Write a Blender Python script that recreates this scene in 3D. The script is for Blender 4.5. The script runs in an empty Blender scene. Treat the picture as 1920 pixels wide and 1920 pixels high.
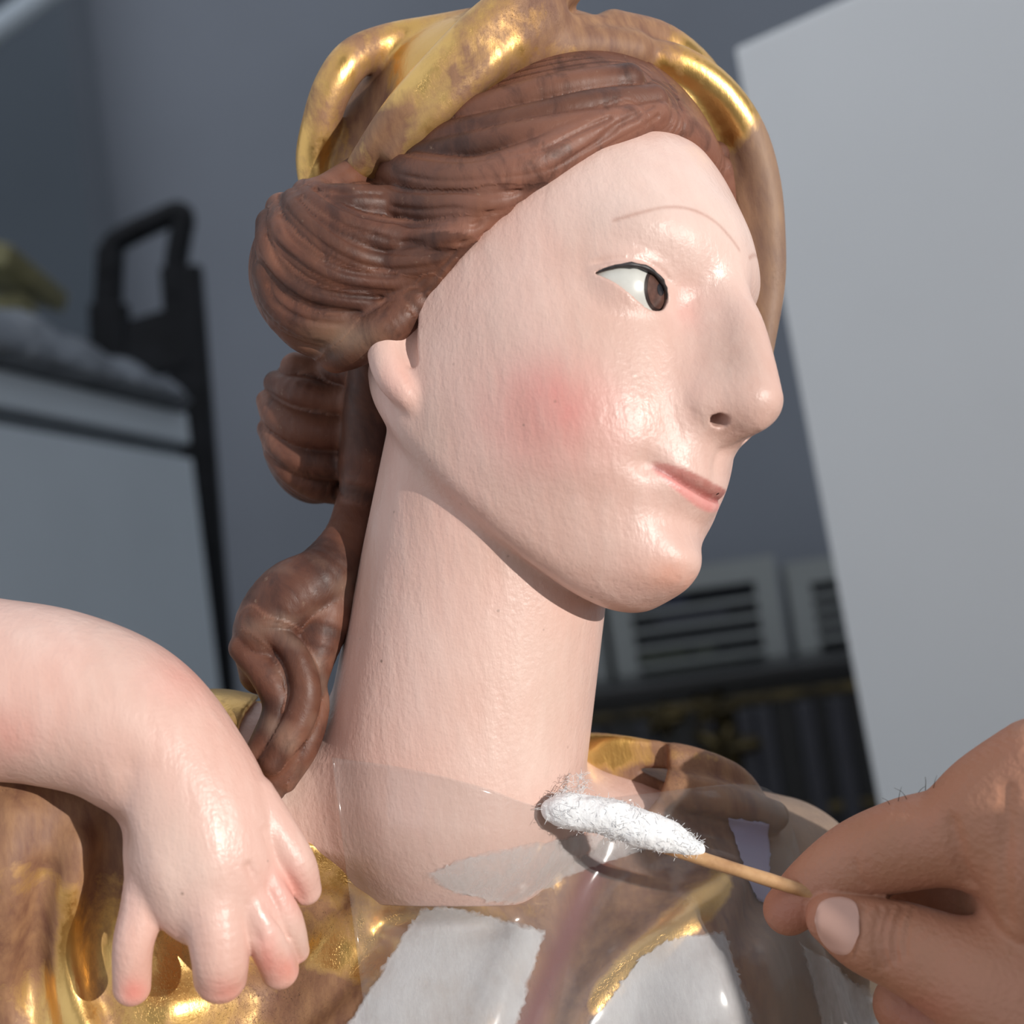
import bpy, math, random
import numpy as np
import time as _time; _T0 = _time.time()
def tick(m): pass

random.seed(7); rng = np.random.default_rng(7)
scene = bpy.context.scene
col = scene.collection

# ------------------------------------------------------------------ camera
D = 26.4            # distance camera - sculpture, in modelling units
S = 0.012           # metres per modelling unit
PITCH, ROLL = math.radians(5.0), math.radians(8.0)
CAM = np.array([0.0, 0.0, 1.25])
_cp, _sp, _cr, _sr = math.cos(PITCH), math.sin(PITCH), math.cos(ROLL), math.sin(ROLL)
_r = np.array([1.0, 0, 0]); _u = np.array([0, -_sp, _cp]); _b = np.array([0, -_cp, -_sp])
RIGHT = _r * _cr - _u * _sr
UP = _u * _cr + _r * _sr
BACK = _b
VM = np.stack([RIGHT, UP, BACK], 1)          # sculpture frame -> world

def v2w(P):
    P = np.asarray(P, float).reshape(-1, 3)
    return (P - np.array([0, 0, D])) @ VM.T * S + CAM

def w2v(P):
    P = np.asarray(P, float).reshape(-1, 3)
    return (P - CAM) @ VM / S + np.array([0, 0, D])

def px(x, y, w=0.0):
    "point at photograph position x, y and depth w in the sculpture frame"
    k = (D - w) / D
    return np.array([(x - 960) / 100 * k, (960 - y) / 100 * k, w])

def pxw(x, y, dist):
    "world point seen at x, y, dist metres in front of the camera"
    return v2w(px(x, y, D - dist / S))[0]

def proj(P):
    P = np.asarray(P, float).reshape(-1, 3)
    k = D / (D - P[:, 2])
    return np.stack([960 + 100 * P[:, 0] * k, 960 - 100 * P[:, 1] * k], 1)

cam_d = bpy.data.cameras.new('camera'); cam = bpy.data.objects.new('camera', cam_d); col.objects.link(cam)
from mathutils import Matrix, Vector
cam.matrix_world = Matrix([[*VM[0], CAM[0]], [*VM[1], CAM[1]], [*VM[2], CAM[2]], [0, 0, 0, 1]])
cam_d.sensor_width = 36; cam_d.sensor_fit = 'HORIZONTAL'
cam_d.lens = 36 * D / 19.2
cam_d.clip_start = 0.01; cam_d.clip_end = 60
cam_d.dof.use_dof = True; cam_d.dof.focus_distance = (D - 2.0) * S; cam_d.dof.aperture_fstop = 13.0
scene.camera = cam

# ------------------------------------------------------------------ light
world = bpy.data.worlds.new('world'); scene.world = world; world.use_nodes = True
bg = world.node_tree.nodes['Background']
bg.inputs[0].default_value = (0.80, 0.84, 0.90, 1); bg.inputs[1].default_value = 0.95
SUN_V = np.array([0.66, 0.20, 0.74]); SUN_V /= np.linalg.norm(SUN_V)     # towards the sun, sculpture frame
SUN_W = VM @ SUN_V
sun_d = bpy.data.lights.new('sun', 'SUN'); sun_d.energy = 3.5; sun_d.angle = 0.0125; sun_d.color = (1.0, 0.945, 0.88)
sun = bpy.data.objects.new('sun', sun_d); col.objects.link(sun)
sun.rotation_euler = Vector(SUN_W).to_track_quat('Z', 'Y').to_euler()
sun.location = (1, -1, 3)
scene.view_settings.view_transform = 'Standard'; scene.view_settings.look = 'None'
scene.view_settings.exposure = 0.0; scene.view_settings.gamma = 1.0
scene.view_settings.use_curve_mapping = False
scene.cycles.max_bounces = 6; scene.cycles.diffuse_bounces = 3; scene.cycles.glossy_bounces = 3; scene.cycles.transparent_max_bounces = 12

# ------------------------------------------------------------------ object helpers
def tag(o, label=None, cat=None, group=None, kind=None):
    if label: o['label'] = label
    if cat: o['category'] = cat
    if group: o['group'] = group
    if kind: o['kind'] = kind
    return o

def empty(name, loc, label=None, cat=None, group=None):
    o = bpy.data.objects.new(name, None); o.empty_display_size = 0.02
    o.location = tuple(loc); col.objects.link(o)
    return tag(o, label, cat, group)

def origin_of(o):
    p = np.zeros(3)
    while o is not None:
        p += np.array(o.location); o = o.parent
    return p

def mesh_obj(name, V, F, mat, parent=None, smooth=True, colors=None, world_space=True, loc=None):
    "one mesh object from world-space vertices and faces"
    V = np.asarray(V, float)
    base = origin_of(parent) if parent is not None else (np.array(loc) if loc is not None else np.zeros(3))
    me = bpy.data.meshes.new(name)
    if isinstance(F, np.ndarray):
        n, k = F.shape
        me.vertices.add(len(V)); me.vertices.foreach_set('co', (V - base).astype(np.float32).ravel())
        me.loops.add(n * k); me.loops.foreach_set('vertex_index', F.astype(np.int32).ravel())
        me.polygons.add(n); me.polygons.foreach_set('loop_start', np.arange(0, n * k, k, dtype=np.int32))
        me.polygons.foreach_set('loop_total', np.full(n, k, dtype=np.int32))
        me.update(calc_edges=True)
    else:
        me.from_pydata([tuple(v) for v in (V - base)], [], F); me.update()
    me.polygons.foreach_set('use_smooth', np.full(len(me.polygons), smooth, dtype=bool))
    if colors is not None:
        for nm, arr in colors.items():
            a = me.color_attributes.new(nm, 'FLOAT_COLOR', 'POINT')
            arr = np.asarray(arr, np.float32)
            if arr.ndim == 1: arr = np.repeat(arr[:, None], 3, 1)
            a.data.foreach_set('color', np.concatenate([arr, np.ones((len(arr), 1), np.float32)], 1).ravel())
    if mat: me.materials.append(mat)
    o = bpy.data.objects.new(name, me); col.objects.link(o)
    if parent is not None: o.parent = parent
    elif loc is not None: o.location = tuple(loc)
    return o

# ------------------------------------------------------------------ solid modelling with distance fields
def smin(a, b, k):
    h = np.clip(0.5 + 0.5 * (b - a) / k, 0, 1)
    return b * (1 - h) + a * h - k * h * (1 - h)
def smax(a, b, k): return -smin(-a, -b, k)

def sstep(a, b, x):
    t = np.clip((x - a) / (b - a), 0, 1); return t * t * (3 - 2 * t)

def ell(P, c, r, M=None):
    q = P - np.asarray(c, P.dtype)
    if M is not None: q = q @ M.astype(P.dtype)
    r = np.asarray(r, P.dtype)
    k0 = np.linalg.norm(q / r, axis=1); k1 = np.linalg.norm(q / (r * r), axis=1)
    return k0 * (k0 - 1) / np.maximum(k1, 1e-6)

def rotm(ax, deg):
    a = math.radians(deg); c, s = math.cos(a), math.sin(a)
    return {'x': np.array([[1, 0, 0], [0, c, -s], [0, s, c]]), 'y': np.array([[c, 0, s], [0, 1, 0], [-s, 0, c]]),
            'z': np.array([[c, -s, 0], [s, c, 0], [0, 0, 1]])}[ax]

def catmull(pts, n=6):
    "smooth polyline through pts (any dimension)"
    p = np.asarray(pts, float)
    if len(p) < 3: 
        t = np.linspace(0, 1, n + 1)[:, None]; return p[0] * (1 - t) + p[-1] * t
    q = np.vstack([2 * p[0] - p[1], p, 2 * p[-1] - p[-2]])
    out = []
    for i in range(1, len(q) - 2):
        for t in np.linspace(0, 1, n, endpoint=False):
            a, b, c, d = q[i - 1], q[i], q[i + 1], q[i + 2]
            out.append(0.5 * (2 * b + (c - a) * t + (2 * a - 5 * b + 4 * c - d) * t * t + (3 * b - a - 3 * c + d) * t ** 3))
    out.append(p[-1]); return np.array(out)

def poly_dist(P, L, radii=None):
    "distance to polyline L minus the radius interpolated along it"
    X, Y, Z = P[:, 0], P[:, 1], P[:, 2]
    dt = P.dtype.type
    best = None
    for i in range(len(L) - 1):
        a, b = L[i], L[i + 1]; ab = b - a; l2 = max(float(ab @ ab), 1e-12)
        dx = X - dt(a[0]); dy = Y - dt(a[1]); dz = Z - dt(a[2])
        t = (dx * dt(ab[0] / l2) + dy * dt(ab[1] / l2) + dz * dt(ab[2] / l2)).clip(0, 1)
        dx -= t * dt(ab[0]); dy -= t * dt(ab[1]); dz -= t * dt(ab[2])
        d = dx * dx + dy * dy + dz * dz
        if radii is not None: d = np.sqrt(d) - (dt(radii[i]) + t * dt(radii[i + 1] - radii[i]))
        best = d if best is None else np.minimum(best, d)
    return best if radii is not None else np.sqrt(best)

class Tube:
    def __init__(self, pts, radii, k=0.12, n=5, sub=False):
        pts = np.asarray(pts, float); radii = np.broadcast_to(np.asarray(radii, float), (len(pts),))
        q = catmull(np.column_stack([pts, radii]), n)
        self.L, self.r, self.k, self.sub = q[:, :3], np.maximum(q[:, 3], 0.005), k, sub
        m = self.r.max() + k + 0.9
        self.lo, self.hi = self.L.min(0) - m, self.L.max(0) + m
    def apply(self, P, f):
        i = np.nonzero(((P > self.lo) & (P < self.hi)).all(1))[0]
        if len(i):
            d = poly_dist(P[i], self.L, self.r)
            f[i] = smax(f[i], -d, self.k) if self.sub else smin(f[i], d, self.k)
        return f

class Crease:
    "soft raised (a>0) or sunk (a<0) line along a curve"
    def __init__(self, pts, a, r, n=5):
        pts = np.asarray(pts, float)
        if pts.shape[1] == 4: q = catmull(pts, n); self.L, self.am = q[:, :3], q[:, 3]
        else: self.L, self.am = catmull(pts, n), None
        self.a, self.r = a, r
        self.lo, self.hi = self.L.min(0) - 3 * r, self.L.max(0) + 3 * r
    def apply(self, P, f):
        i = np.nonzero(((P > self.lo) & (P < self.hi)).all(1))[0]
        if len(i): f[i] -= self.a * np.exp(-(poly_dist(P[i], self.L) / self.r) ** 2)
        return f

class Bump:
    def __init__(self, c, r, a, M=None):
        self.c, self.r, self.a, self.M = np.asarray(c, float), np.broadcast_to(np.asarray(r, float), (3,)), a, M
    def apply(self, P, f):
        m = self.r.max() * 2.6
        i = np.nonzero((np.abs(P - self.c) < m).all(1))[0]
        if len(i):
            q = P[i] - self.c
            if self.M is not None: q = q @ self.M
            f[i] -= self.a * np.exp(-((q / self.r) ** 2).sum(1))
        return f

QUAL = 1.0
def surface(f, lo, hi, h, lip=1.5, relax=1):
    "quads of the zero level of f in a box (surface nets on a sparse grid)"
    h = h * QUAL
    lo = np.asarray(lo, float); hi = np.asarray(hi, float)
    nb = np.ceil((hi - lo) / (h * 12)).astype(int); n = nb * 12 + 1
    bi = np.stack(np.meshgrid(*[np.arange(k) for k in nb], indexing='ij'), -1).reshape(-1, 3)
    F = None; size = 12
    def run(P):
        out = np.empty(len(P), np.float32)
        for s in range(0, len(P), 300000): out[s:s + 300000] = f(P[s:s + 300000].astype(np.float32))
        return out
    for size, div in ((12, 3), (4, 2), (2, 0)):
        v = run(lo + (bi + .5) * (size * h))
        if F is None:
            F = v.reshape(nb)
            for a in range(3): F = np.repeat(F, 12, a)
            F = np.pad(F, ((0, 1),) * 3, mode='edge')
        keep = np.abs(v) < size * h * .87 * lip + .3 * h
        bi = bi[keep]
        if div:
            loc = np.stack(np.meshgrid(*[np.arange(div)] * 3, indexing='ij'), -1).reshape(-1, 3)
            bi = (bi[:, None, :] * div + loc[None]).reshape(-1, 3)
    mask = np.zeros(tuple(n), bool)
    for i in range(3):
        for j in range(3):
            for k in range(3): mask[bi[:, 0] * 2 + i, bi[:, 1] * 2 + j, bi[:, 2] * 2 + k] = True
    idx = np.argwhere(mask)
    F[mask] = run(lo + idx * h)
    # cells fully inside the evaluated band
    ins = F < 0
    cellm = np.zeros(tuple(n - 1), bool)
    for i in range(2):
        for j in range(2):
            for k in range(2): cellm[bi[:, 0] * 2 + i, bi[:, 1] * 2 + j, bi[:, 2] * 2 + k] = True
    cells = np.argwhere(cellm)
    cor = np.array([[i, j, k] for i in (0, 1) for j in (0, 1) for k in (0, 1)])
    vals = np.stack([F[tuple((cells + o).T)] for o in cor], 1)
    c8 = (vals < 0).sum(1); m = (c8 > 0) & (c8 < 8)
    cells, vals = cells[m], vals[m]
    cid = np.full(tuple(n - 1), -1, np.int32); cid[tuple(cells.T)] = np.arange(len(cells))
    acc = np.zeros((len(cells), 3)); num = np.zeros(len(cells))
    for a in range(8):
        for b in range(a + 1, 8):
            if np.abs(cor[a] - cor[b]).sum() != 1: continue
            va, vb = vals[:, a], vals[:, b]; m = (va < 0) != (vb < 0)
            t = np.where(m, va / np.where(m, va - vb, 1), 0)
            acc += np.where(m[:, None], cor[a] + t[:, None] * (cor[b] - cor[a]), 0); num += m
    V = lo + (cells + acc / num[:, None]) * h
    quads = []
    for a in range(3):
        b, c2 = (a + 1) % 3, (a + 2) % 3
        o0 = np.zeros(3, int); o0[a] = 1
        e = cells                                     # every crossed edge is the lower edge of some active cell
        s0 = ins[tuple(e.T)]; s1 = ins[tuple((e + o0).T)]
        e = e[(s0 != s1) & (e[:, b] > 0) & (e[:, c2] > 0)]
        o1 = np.zeros(3, int); o1[b] = -1; o2 = np.zeros(3, int); o2[c2] = -1
        q = np.stack([cid[tuple((e + o).T)] for o in (o1 + o2, o2, o1 * 0, o1)], 1)
        fl = ins[tuple(e.T)]
        q[~fl] = q[~fl][:, ::-1]
        quads.append(q)
    Q = np.vstack(quads); Q = Q[(Q >= 0).all(1)]
    g = np.zeros((len(cells), 3))
    for a in range(3):
        up = cor[:, a] == 1; g[:, a] = (vals[:, up].mean(1) - vals[:, ~up].mean(1)) / h
    for _ in range(relax):
        g2 = np.maximum((g * g).sum(1), .04)
        st = -(run(V) / g2)[:, None] * g
        ln = np.linalg.norm(st, axis=1, keepdims=True)
        V = V + st * np.minimum(1, h * .5 / np.maximum(ln, 1e-9))
    used = np.unique(Q); mp = np.full(len(V), -1, np.int64); mp[used] = np.arange(len(used))
    return V[used], mp[Q]

def grad(f, P, e=0.012):
    k = np.array([[1, -1, -1], [-1, -1, 1], [-1, 1, -1], [1, 1, 1]], float)
    g = np.zeros_like(P)
    for kk in k: g += kk * f(P + kk * e)[:, None]
    return g / (4 * e)

def normals(f, P):
    g = grad(f, P); return g / np.maximum(np.linalg.norm(g, axis=1, keepdims=True), 1e-9)

def cast(f, XY, w0=9.0, w1=-6.0, steps=90):
    "first hits of the camera rays through photograph positions XY on f; returns points and hit mask"
    XY = np.asarray(XY, float).reshape(-1, 2)
    ab = np.stack([(XY[:, 0] - 960) / 100 / D, (960 - XY[:, 1]) / 100 / D], 1)
    w = np.full(len(XY), w0); hit = np.zeros(len(XY), bool)
    ln = np.sqrt(1 + (ab ** 2).sum(1))
    for _ in range(steps):
        P = np.column_stack([ab * (D - w)[:, None], w]); v = f(P)
        hit |= v < 0.01
        w = np.where(hit, w + np.minimum(0, v) * 0 , w - np.maximum(v, 0.01) * 0.6 / ln)
        if (hit | (w < w1)).all(): break
    # refine
    for _ in range(6):
        P = np.column_stack([ab * (D - w)[:, None], w]); v = f(P)
        w = w - np.where(hit, v * 0.5 / ln, 0)
    return np.column_stack([ab * (D - w)[:, None], w]), hit
# ------------------------------------------------------------------ the sculpture: head frame
def head_rot(yaw, pitch, roll):
    y, p, r = map(math.radians, (yaw, pitch, roll))
    M = np.array([[math.cos(y), math.sin(y), 0], [0, 0, 1], [-math.sin(y), math.cos(y), 0]])
    Rr = np.array([[math.cos(r), math.sin(r), 0], [-math.sin(r), math.cos(r), 0], [0, 0, 1]])
    Rp = np.array([[1, 0, 0], [0, math.cos(p), math.sin(p)], [0, -math.sin(p), math.cos(p)]])
    return Rp @ Rr @ M
RH = head_rot(52, 12, 9); CH = np.array([0.1, 2.8, 0.0])
def to_head(P): return (P - CH.astype(P.dtype)) @ RH.astype(P.dtype)
def from_head(Q): return np.asarray(Q, float) @ RH.T + CH
def near(P):
    Q = to_head(P); Q[:, 0] = -np.abs(Q[:, 0]); return Q
def loc_px(x, y, hx):
    "head-frame point seen at photograph x, y with sideways coordinate hx"
    a, b = (x - 960) / 100 / D, (960 - y) / 100 / D
    base = CH + RH[:, 0] * hx
    A = np.array([[RH[i, 1] + k * RH[2, 1], RH[i, 2] + k * RH[2, 2]] for i, k in ((0, a), (1, b))])
    r = np.array([k * (D - base[2]) - base[i] for i, k in ((0, a), (1, b))])
    s = np.linalg.solve(A, r); return np.array([hx, s[0], s[1]])

def table(z, v):
    q = catmull(np.column_stack([z, v]), 8); return q[:, 0], q[:, 1]
T_P0 = table([-6, -5.2, -4.9, -4.6, -4.35, -4.15, -3.95, -3.75, -3.5, -3.2, -2.9, -2.5, -2.1, -1.6, -1, 0, .6, 1.0, 1.6, 2.2, 2.8, 3.4, 3.9, 4.6, 5.4, 6],
             [.5, 1.6, 2.6, 3.35, 3.85, 4.15, 4.3, 4.36, 4.33, 4.3, 4.34, 4.42, 4.5, 4.5, 4.45, 4.38, 4.42, 4.52, 4.56, 4.42, 4.1, 3.72, 3.3, 2.6, 1.6, .6])
T_HW = table([-6, -5.2, -4.8, -4.4, -4.0, -3.5, -3, -2.4, -1.5, -.5, .5, 1.5, 2.5, 3.5, 4.6, 6],
             [.6, 1.2, 1.55, 1.9, 2.2, 2.5, 2.68, 2.82, 2.97, 3.05, 3.05, 3.0, 2.85, 2.5, 1.8, .6])
T_LIP = table([-3.6, -3.3, -3.1, -2.95, -2.83, -2.72, -2.64, -2.57, -2.48, -2.38, -2.25, -2.0, -1.75, -1.4],
              [0, -.05, -.04, .03, .1, .09, -.03, .1, .17, .16, .12, .09, .06, 0])
D_P0 = np.gradient(T_P0[1], T_P0[0]); D_LIP = np.gradient(T_LIP[1], T_LIP[0])
NOSE = [Tube([(0, 4.08, 1.5), (0, 4.36, .9), (0, 4.74, .3), (0, 4.98, -.4), (0, 5.14, -1.04)], [.32, .33, .35, .41, .48], .45),
        Tube([(0, 3.9, .6), (-.1, 4.1, .1), (-.15, 4.3, -.5), (-.25, 4.45, -1.1)], [.32, .4, .52, .56], .6),
        Tube([(-.4, 4.62, -1.2), (-.52, 4.48, -1.24)], [.33, .33], .12),
        Tube([(0, 5.22, -1.36), (0, 4.6, -1.64)], [.18, .14], .15)]
NOSTRIL = Tube([(-.44, 4.86, -1.52), (-.46, 4.7, -1.42), (-.38, 4.58, -1.22)], [.12, .15, .12], .05, sub=True)
EYE_C = np.array([-1.3, 3.12, .5]); EYE_R = .78
EYE_YAW = 33.0
_ea = math.radians(EYE_YAW)
EYE_S = np.array([math.cos(_ea), math.sin(_ea), 0]); EYE_N = np.array([-math.sin(_ea), math.cos(_ea), 0])
# eye opening, (sideways towards nose, up) in the eye's own plane
ALMOND = catmull([(-.70, .02), (-.42, .15), (-.1, .23), (.2, .21), (.47, .09), (.61, -.1), (.52, -.33), (.25, -.40), (-.05, -.30), (-.38, -.13), (-.70, .02)], 4)[:-1]
def almond_sd(a, b):
    n = len(ALMOND); d = np.full(len(a), 1e9); s = np.zeros(len(a), bool)
    for i in range(n):
        p, q = ALMOND[i], ALMOND[(i + 1) % n]; e = q - p
        wx, wy = a - p[0], b - p[1]; t = np.clip((wx * e[0] + wy * e[1]) / (e @ e), 0, 1)
        d = np.minimum(d, (wx - t * e[0]) ** 2 + (wy - t * e[1]) ** 2)
        c = ((p[1] <= b) != (q[1] <= b)) & (wx < (b - p[1]) * e[0] / (e[1] if abs(e[1]) > 1e-9 else 1e-9))
        s ^= c
    return np.where(s, -1, 1) * np.sqrt(d)
def lid_curve(off, part):
    "points on the eyeball along the upper or lower lid edge, off = distance outside the opening"
    A = ALMOND[:21] if part == 'up' else np.vstack([ALMOND[20:], ALMOND[:1]])
    c = A * (1 + off / .5)
    r = EYE_R + .06
    z = np.sqrt(np.maximum(r * r - (c ** 2).sum(1), .01))
    return EYE_C + c[:, :1] * EYE_S + z[:, None] * EYE_N + np.array([0, 0, 1.0]) * c[:, 1:2]

FACE_BRUSH = [
    Bump((-1.9, 3.1, -1.6), (1.1, 1.0, 1.15), .2),                 # cheek
    Bump((-2.5, 2.0, -.35), (.7, .9, .7), .08),                     # cheekbone
    Bump((-1.25, 4.1, .55), (.8, .6, .55), -.16),                   # socket
    Bump((-.75, 4.3, .35), (.35, .5, .5), -.1),                     # inner socket
    Bump((-1.2, 3.75, 1.55), (1.1, .6, .4), .14),                   # brow bone
    Crease([(-.75, 4.35, -1.35), (-1.0, 4.2, -1.9), (-1.2, 4.0, -2.35)], -.035, .3),
    Bump((-1.12, 4.05, -2.45), (.25, .3, .2), -.07),                # mouth corner
    Bump((-.0, 4.4, -3.85), (.75, .6, .55), .08),                   # chin
    Bump((0, 4.6, -2.05), (.13, .3, .35), -.05),                    # philtrum
    Bump((-2.2, 2.6, 1.0), (.6, .8, .7), -.06),                     # temple
]
LID_UP = Crease(lid_curve(.24, 'up') + 0, -.05, .06)
ALA = Crease([loc_px(1306, 680, -.62), loc_px(1290, 705, -.74), loc_px(1284, 738, -.8), loc_px(1296, 768, -.74)], -.09, .08)
EAR = [Tube([loc_px(742, 600, -3.0), loc_px(722, 655, -3.12), loc_px(735, 705, -3.08), loc_px(760, 738, -2.96), loc_px(776, 762, -2.86)], [.3, .3, .29, .24, .12], .16)]
EAR_HOLE = Tube([loc_px(780, 600, -2.98), loc_px(770, 640, -3.0), loc_px(774, 678, -3.0)], [.1, .15, .1], .08, sub=True)

def f_face(P):
    "skin of the head, without neck (sculpture frame)"
    Q = near(P); x, y, z = Q.T
    p = np.interp(z, *T_P0); hw = np.interp(z, *T_HW)
    ax = np.abs(x)
    zl = z - .2 * np.minimum(ax / 1.05, 1.3) ** 2
    p = p + np.interp(zl, *T_LIP) * np.exp(-(ax / .85) ** 4)
    ax = ax * (1 + .3 * np.clip((y - .2) / 4, 0, 1.1) ** 2 * sstep(-2.6, -3.9, z))
    y0 = .2
    yf = y - y0
    r = np.where(yf > 0, p - y0, 2.6)
    k0 = np.sqrt((ax / hw) ** 2 + (yf / r) ** 2); k1 = np.sqrt((ax / hw ** 2) ** 2 + (yf / r ** 2) ** 2)
    f = k0 * (k0 - 1) / np.maximum(k1, .05)
    sl = np.interp(z, T_P0[0], D_P0) + np.interp(zl, T_LIP[0], D_LIP) * np.exp(-(ax / .85) ** 4)
    f = f / np.sqrt(1 + (sl * np.clip(yf / r, 0, 1)) ** 2)
    n1 = np.hypot(1, .78)
    f = smax(f, (-2.5 - .78 * y - z) / n1, .5)
    f = smax(f, -4.85 - z, .5)
    f = smin(f, ell(Q, (0, -.4, 1.6), (3.0, 3.9, 3.6)), .4)
    for b in FACE_BRUSH: f = b.apply(Q, f)
    for t in NOSE: f = t.apply(Q, f)
    f = ALA.apply(Q, f)
    f = NOSTRIL.apply(Q, f)
    # lids over the eyeball, opened along the almond
    i = np.nonzero((np.abs(Q - EYE_C) < 1.5).all(1))[0]
    if len(i):
        q = Q[i] - EYE_C; a = q @ EYE_S; b = q[:, 2]; n = q @ EYE_N
        d = np.linalg.norm(q, axis=1) - (EYE_R + .07)
        d = smax(d, .1 - n, .2)
        g = smin(f[i], d, .16)
        al = almond_sd(a, b)
        g = smax(g, -np.maximum(al, np.maximum(EYE_R - .2 - np.linalg.norm(q, axis=1), -n)), .035)
        f[i] = g
    f = LID_UP.apply(Q, f)
    for t in EAR: f = t.apply(Q, f)
    f = EAR_HOLE.apply(Q, f)
    return f

NECK = Tube([px(945, 850, .9), px(842, 1480, .6)], [2.15, 2.45], .5, n=1)
_sh = np.array([px(-60, 1600, 1.4), px(400, 1505, .4), px(830, 1560, -.3), px(1140, 1610, -1.2), px(1440, 1690, -2.2)])
def f_torso(P):
    f = ell(P, px(900, 2060, -.2), (4.8, 4.6, 3.5), rotm('y', 12))
    f = smin(f, poly_dist(P, _sh, [2.3, 1.95, 1.75, 1.8, 2.0]), 1.1)
    f = smin(f, ell(P, px(1270, 1870, .35), (2.0, 2.2, 2.1)), .8)
    f = smin(f, ell(P, px(240, 2060, .75), (2.9, 4.6, 2.5)), .9)
    f = smin(f, ell(P, px(1450, 2100, -1.7), (2.1, 4.2, 2.4)), .9)
    f = smin(f, ell(P, px(900, 2600, -.6), (5.2, 7, 3.8), rotm('y', 12)), 1.5)
    return f
def neck_hole(P):
    "negative where the robe leaves neck and chest bare"
    k = D / (D - P[:, 2])
    x = (P[:, 0] * k - (-1.12)) / 4.05; y = (P[:, 1] * k - (-4.55)) / 1.98
    d = (np.sqrt(np.abs(x) ** 2.4 + np.abs(y) ** 2.4 + 1e-9) - 1) * 2.2
    return np.maximum(d, -(P[:, 2] + .6))
def f_body(P):
    f = f_face(P)
    n = poly_dist(P, NECK.L, NECK.r)
    f = smin(f, n, .28)
    return smin(f, f_torso(P) + .45 * sstep(.05, .6, neck_hole(P)), .9)
# ------------------------------------------------------------------ carved hair
LOBES = [(px(650, 510, 1.0), (1.75, 1.62, 1.55)), (px(592, 800, -.9), (1.06, 1.5, 1.2))]
def hair_plane(Q, off=0.0): return (Q[:, 1] - .852 * Q[:, 2] - .31 + off) / 1.314
def f_hair_cap(P):
    Q = to_head(P)
    f = ell(Q, (0, -.35, 2.2), (3.3, 4.1, 3.55))
    f = smin(f, ell(Q, (0, 0, 2.6), (3.1, 3.8, 3.7)), .3)
    f = smin(f, ell(Q, (0, .3, 1.2), (3.28, 3.6, 3.6)), .5)
    return smax(f, hair_plane(Q, .12), .25)
def f_hair_base(P):
    f = f_hair_cap(P)
    for c, r in LOBES: f = smin(f, ell(P, c, r), .25)
    return f
def strand(pts, r, sink=.32, base=None, k=.05, dw=0):
    "a lock lying on the base surface along a drawn path"
    P, h = cast(base or f_hair_base, pts)
    n = normals(base or f_hair_base, P)
    r = np.broadcast_to(np.asarray(r, float), (len(P),)).copy()
    ok = h.copy()
    C = P - n * (r * sink)[:, None]; C[:, 2] += dw
    return Tube(C[ok], r[ok], k)
STR = []
for pts, r in [
    ([(1240, 205), (1190, 232), (1117, 268), (1009, 335), (917, 405), (852, 480), (800, 550), (778, 585)], [.2, .26, .28, .28, .27, .25, .22, .16]),
    ([(1180, 220), (1080, 270), (980, 315), (880, 338), (780, 325), (700, 310), (640, 325), (600, 350)], [.25, .36, .44, .45, .44, .4, .35, .25]),
    ([(1000, 348), (920, 383), (830, 388), (740, 378), (660, 372), (612, 366), (588, 352)], [.25, .33, .36, .36, .34, .3, .25]),
    ([(930, 405), (850, 443), (770, 448), (690, 436), (630, 412), (590, 382), (570, 355)], [.22, .32, .36, .36, .34, .3, .26]),
    ([(880, 455), (800, 490), (730, 494), (660, 478), (600, 440), (560, 400), (548, 372)], [.2, .28, .32, .32, .32, .3, .25]),
    ([(850, 490), (770, 527), (700, 530), (630, 518), (570, 482), (530, 438), (522, 385)], [.2, .27, .3, .3, .3, .32, .3]),
    ([(815, 530), (740, 562), (660, 565), (590, 552), (540, 520), (508, 470), (503, 415)], [.22, .28, .3, .3, .3, .33, .3]),
    ([(785, 570), (720, 602), (640, 612), (570, 600), (520, 565), (500, 515)], [.25, .38, .45, .45, .4, .34]),
    ([(745, 600), (690, 632), (630, 648), (570, 635), (525, 600)], [.2, .3, .36, .36, .3]),
    ([(1335, 205), (1230, 180), (1120, 192), (1000, 218), (880, 243), (780, 268), (720, 290)], [.05, .26, .3, .3, .3, .28, .22]),
    ([(1330, 185), (1280, 160), (1180, 142), (1060, 158), (940, 188), (840, 222), (760, 255)], [.05, .2, .3, .3, .3, .28, .22]),
    ([(1235, 212), (1150, 225), (1040, 240), (930, 262), (830, 280), (740, 296), (680, 305)], [.18, .26, .3, .3, .28, .26, .2]),
    ([(700, 700), (620, 690), (550, 683), (518, 668)], [.25, .3, .3, .25]),
    ([(705, 742), (630, 748), (560, 733), (512, 715)], [.25, .32, .3, .25]),
    ([(700, 795), (640, 812), (570, 808), (515, 780), (495, 750)], [.25, .33, .34, .3, .22]),
    ([(692, 855), (640, 875), (575, 868), (522, 838), (497, 805)], [.25, .32, .33, .3, .22]),
    ([(682, 912), (640, 925), (590, 915), (542, 888), (510, 850)], [.25, .3, .3, .26, .22])]:
    STR.append(strand(pts, r))
def T3(pts, r, k=.08, n=5): return Tube([px(*p) for p in pts], r, k, n)
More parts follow.
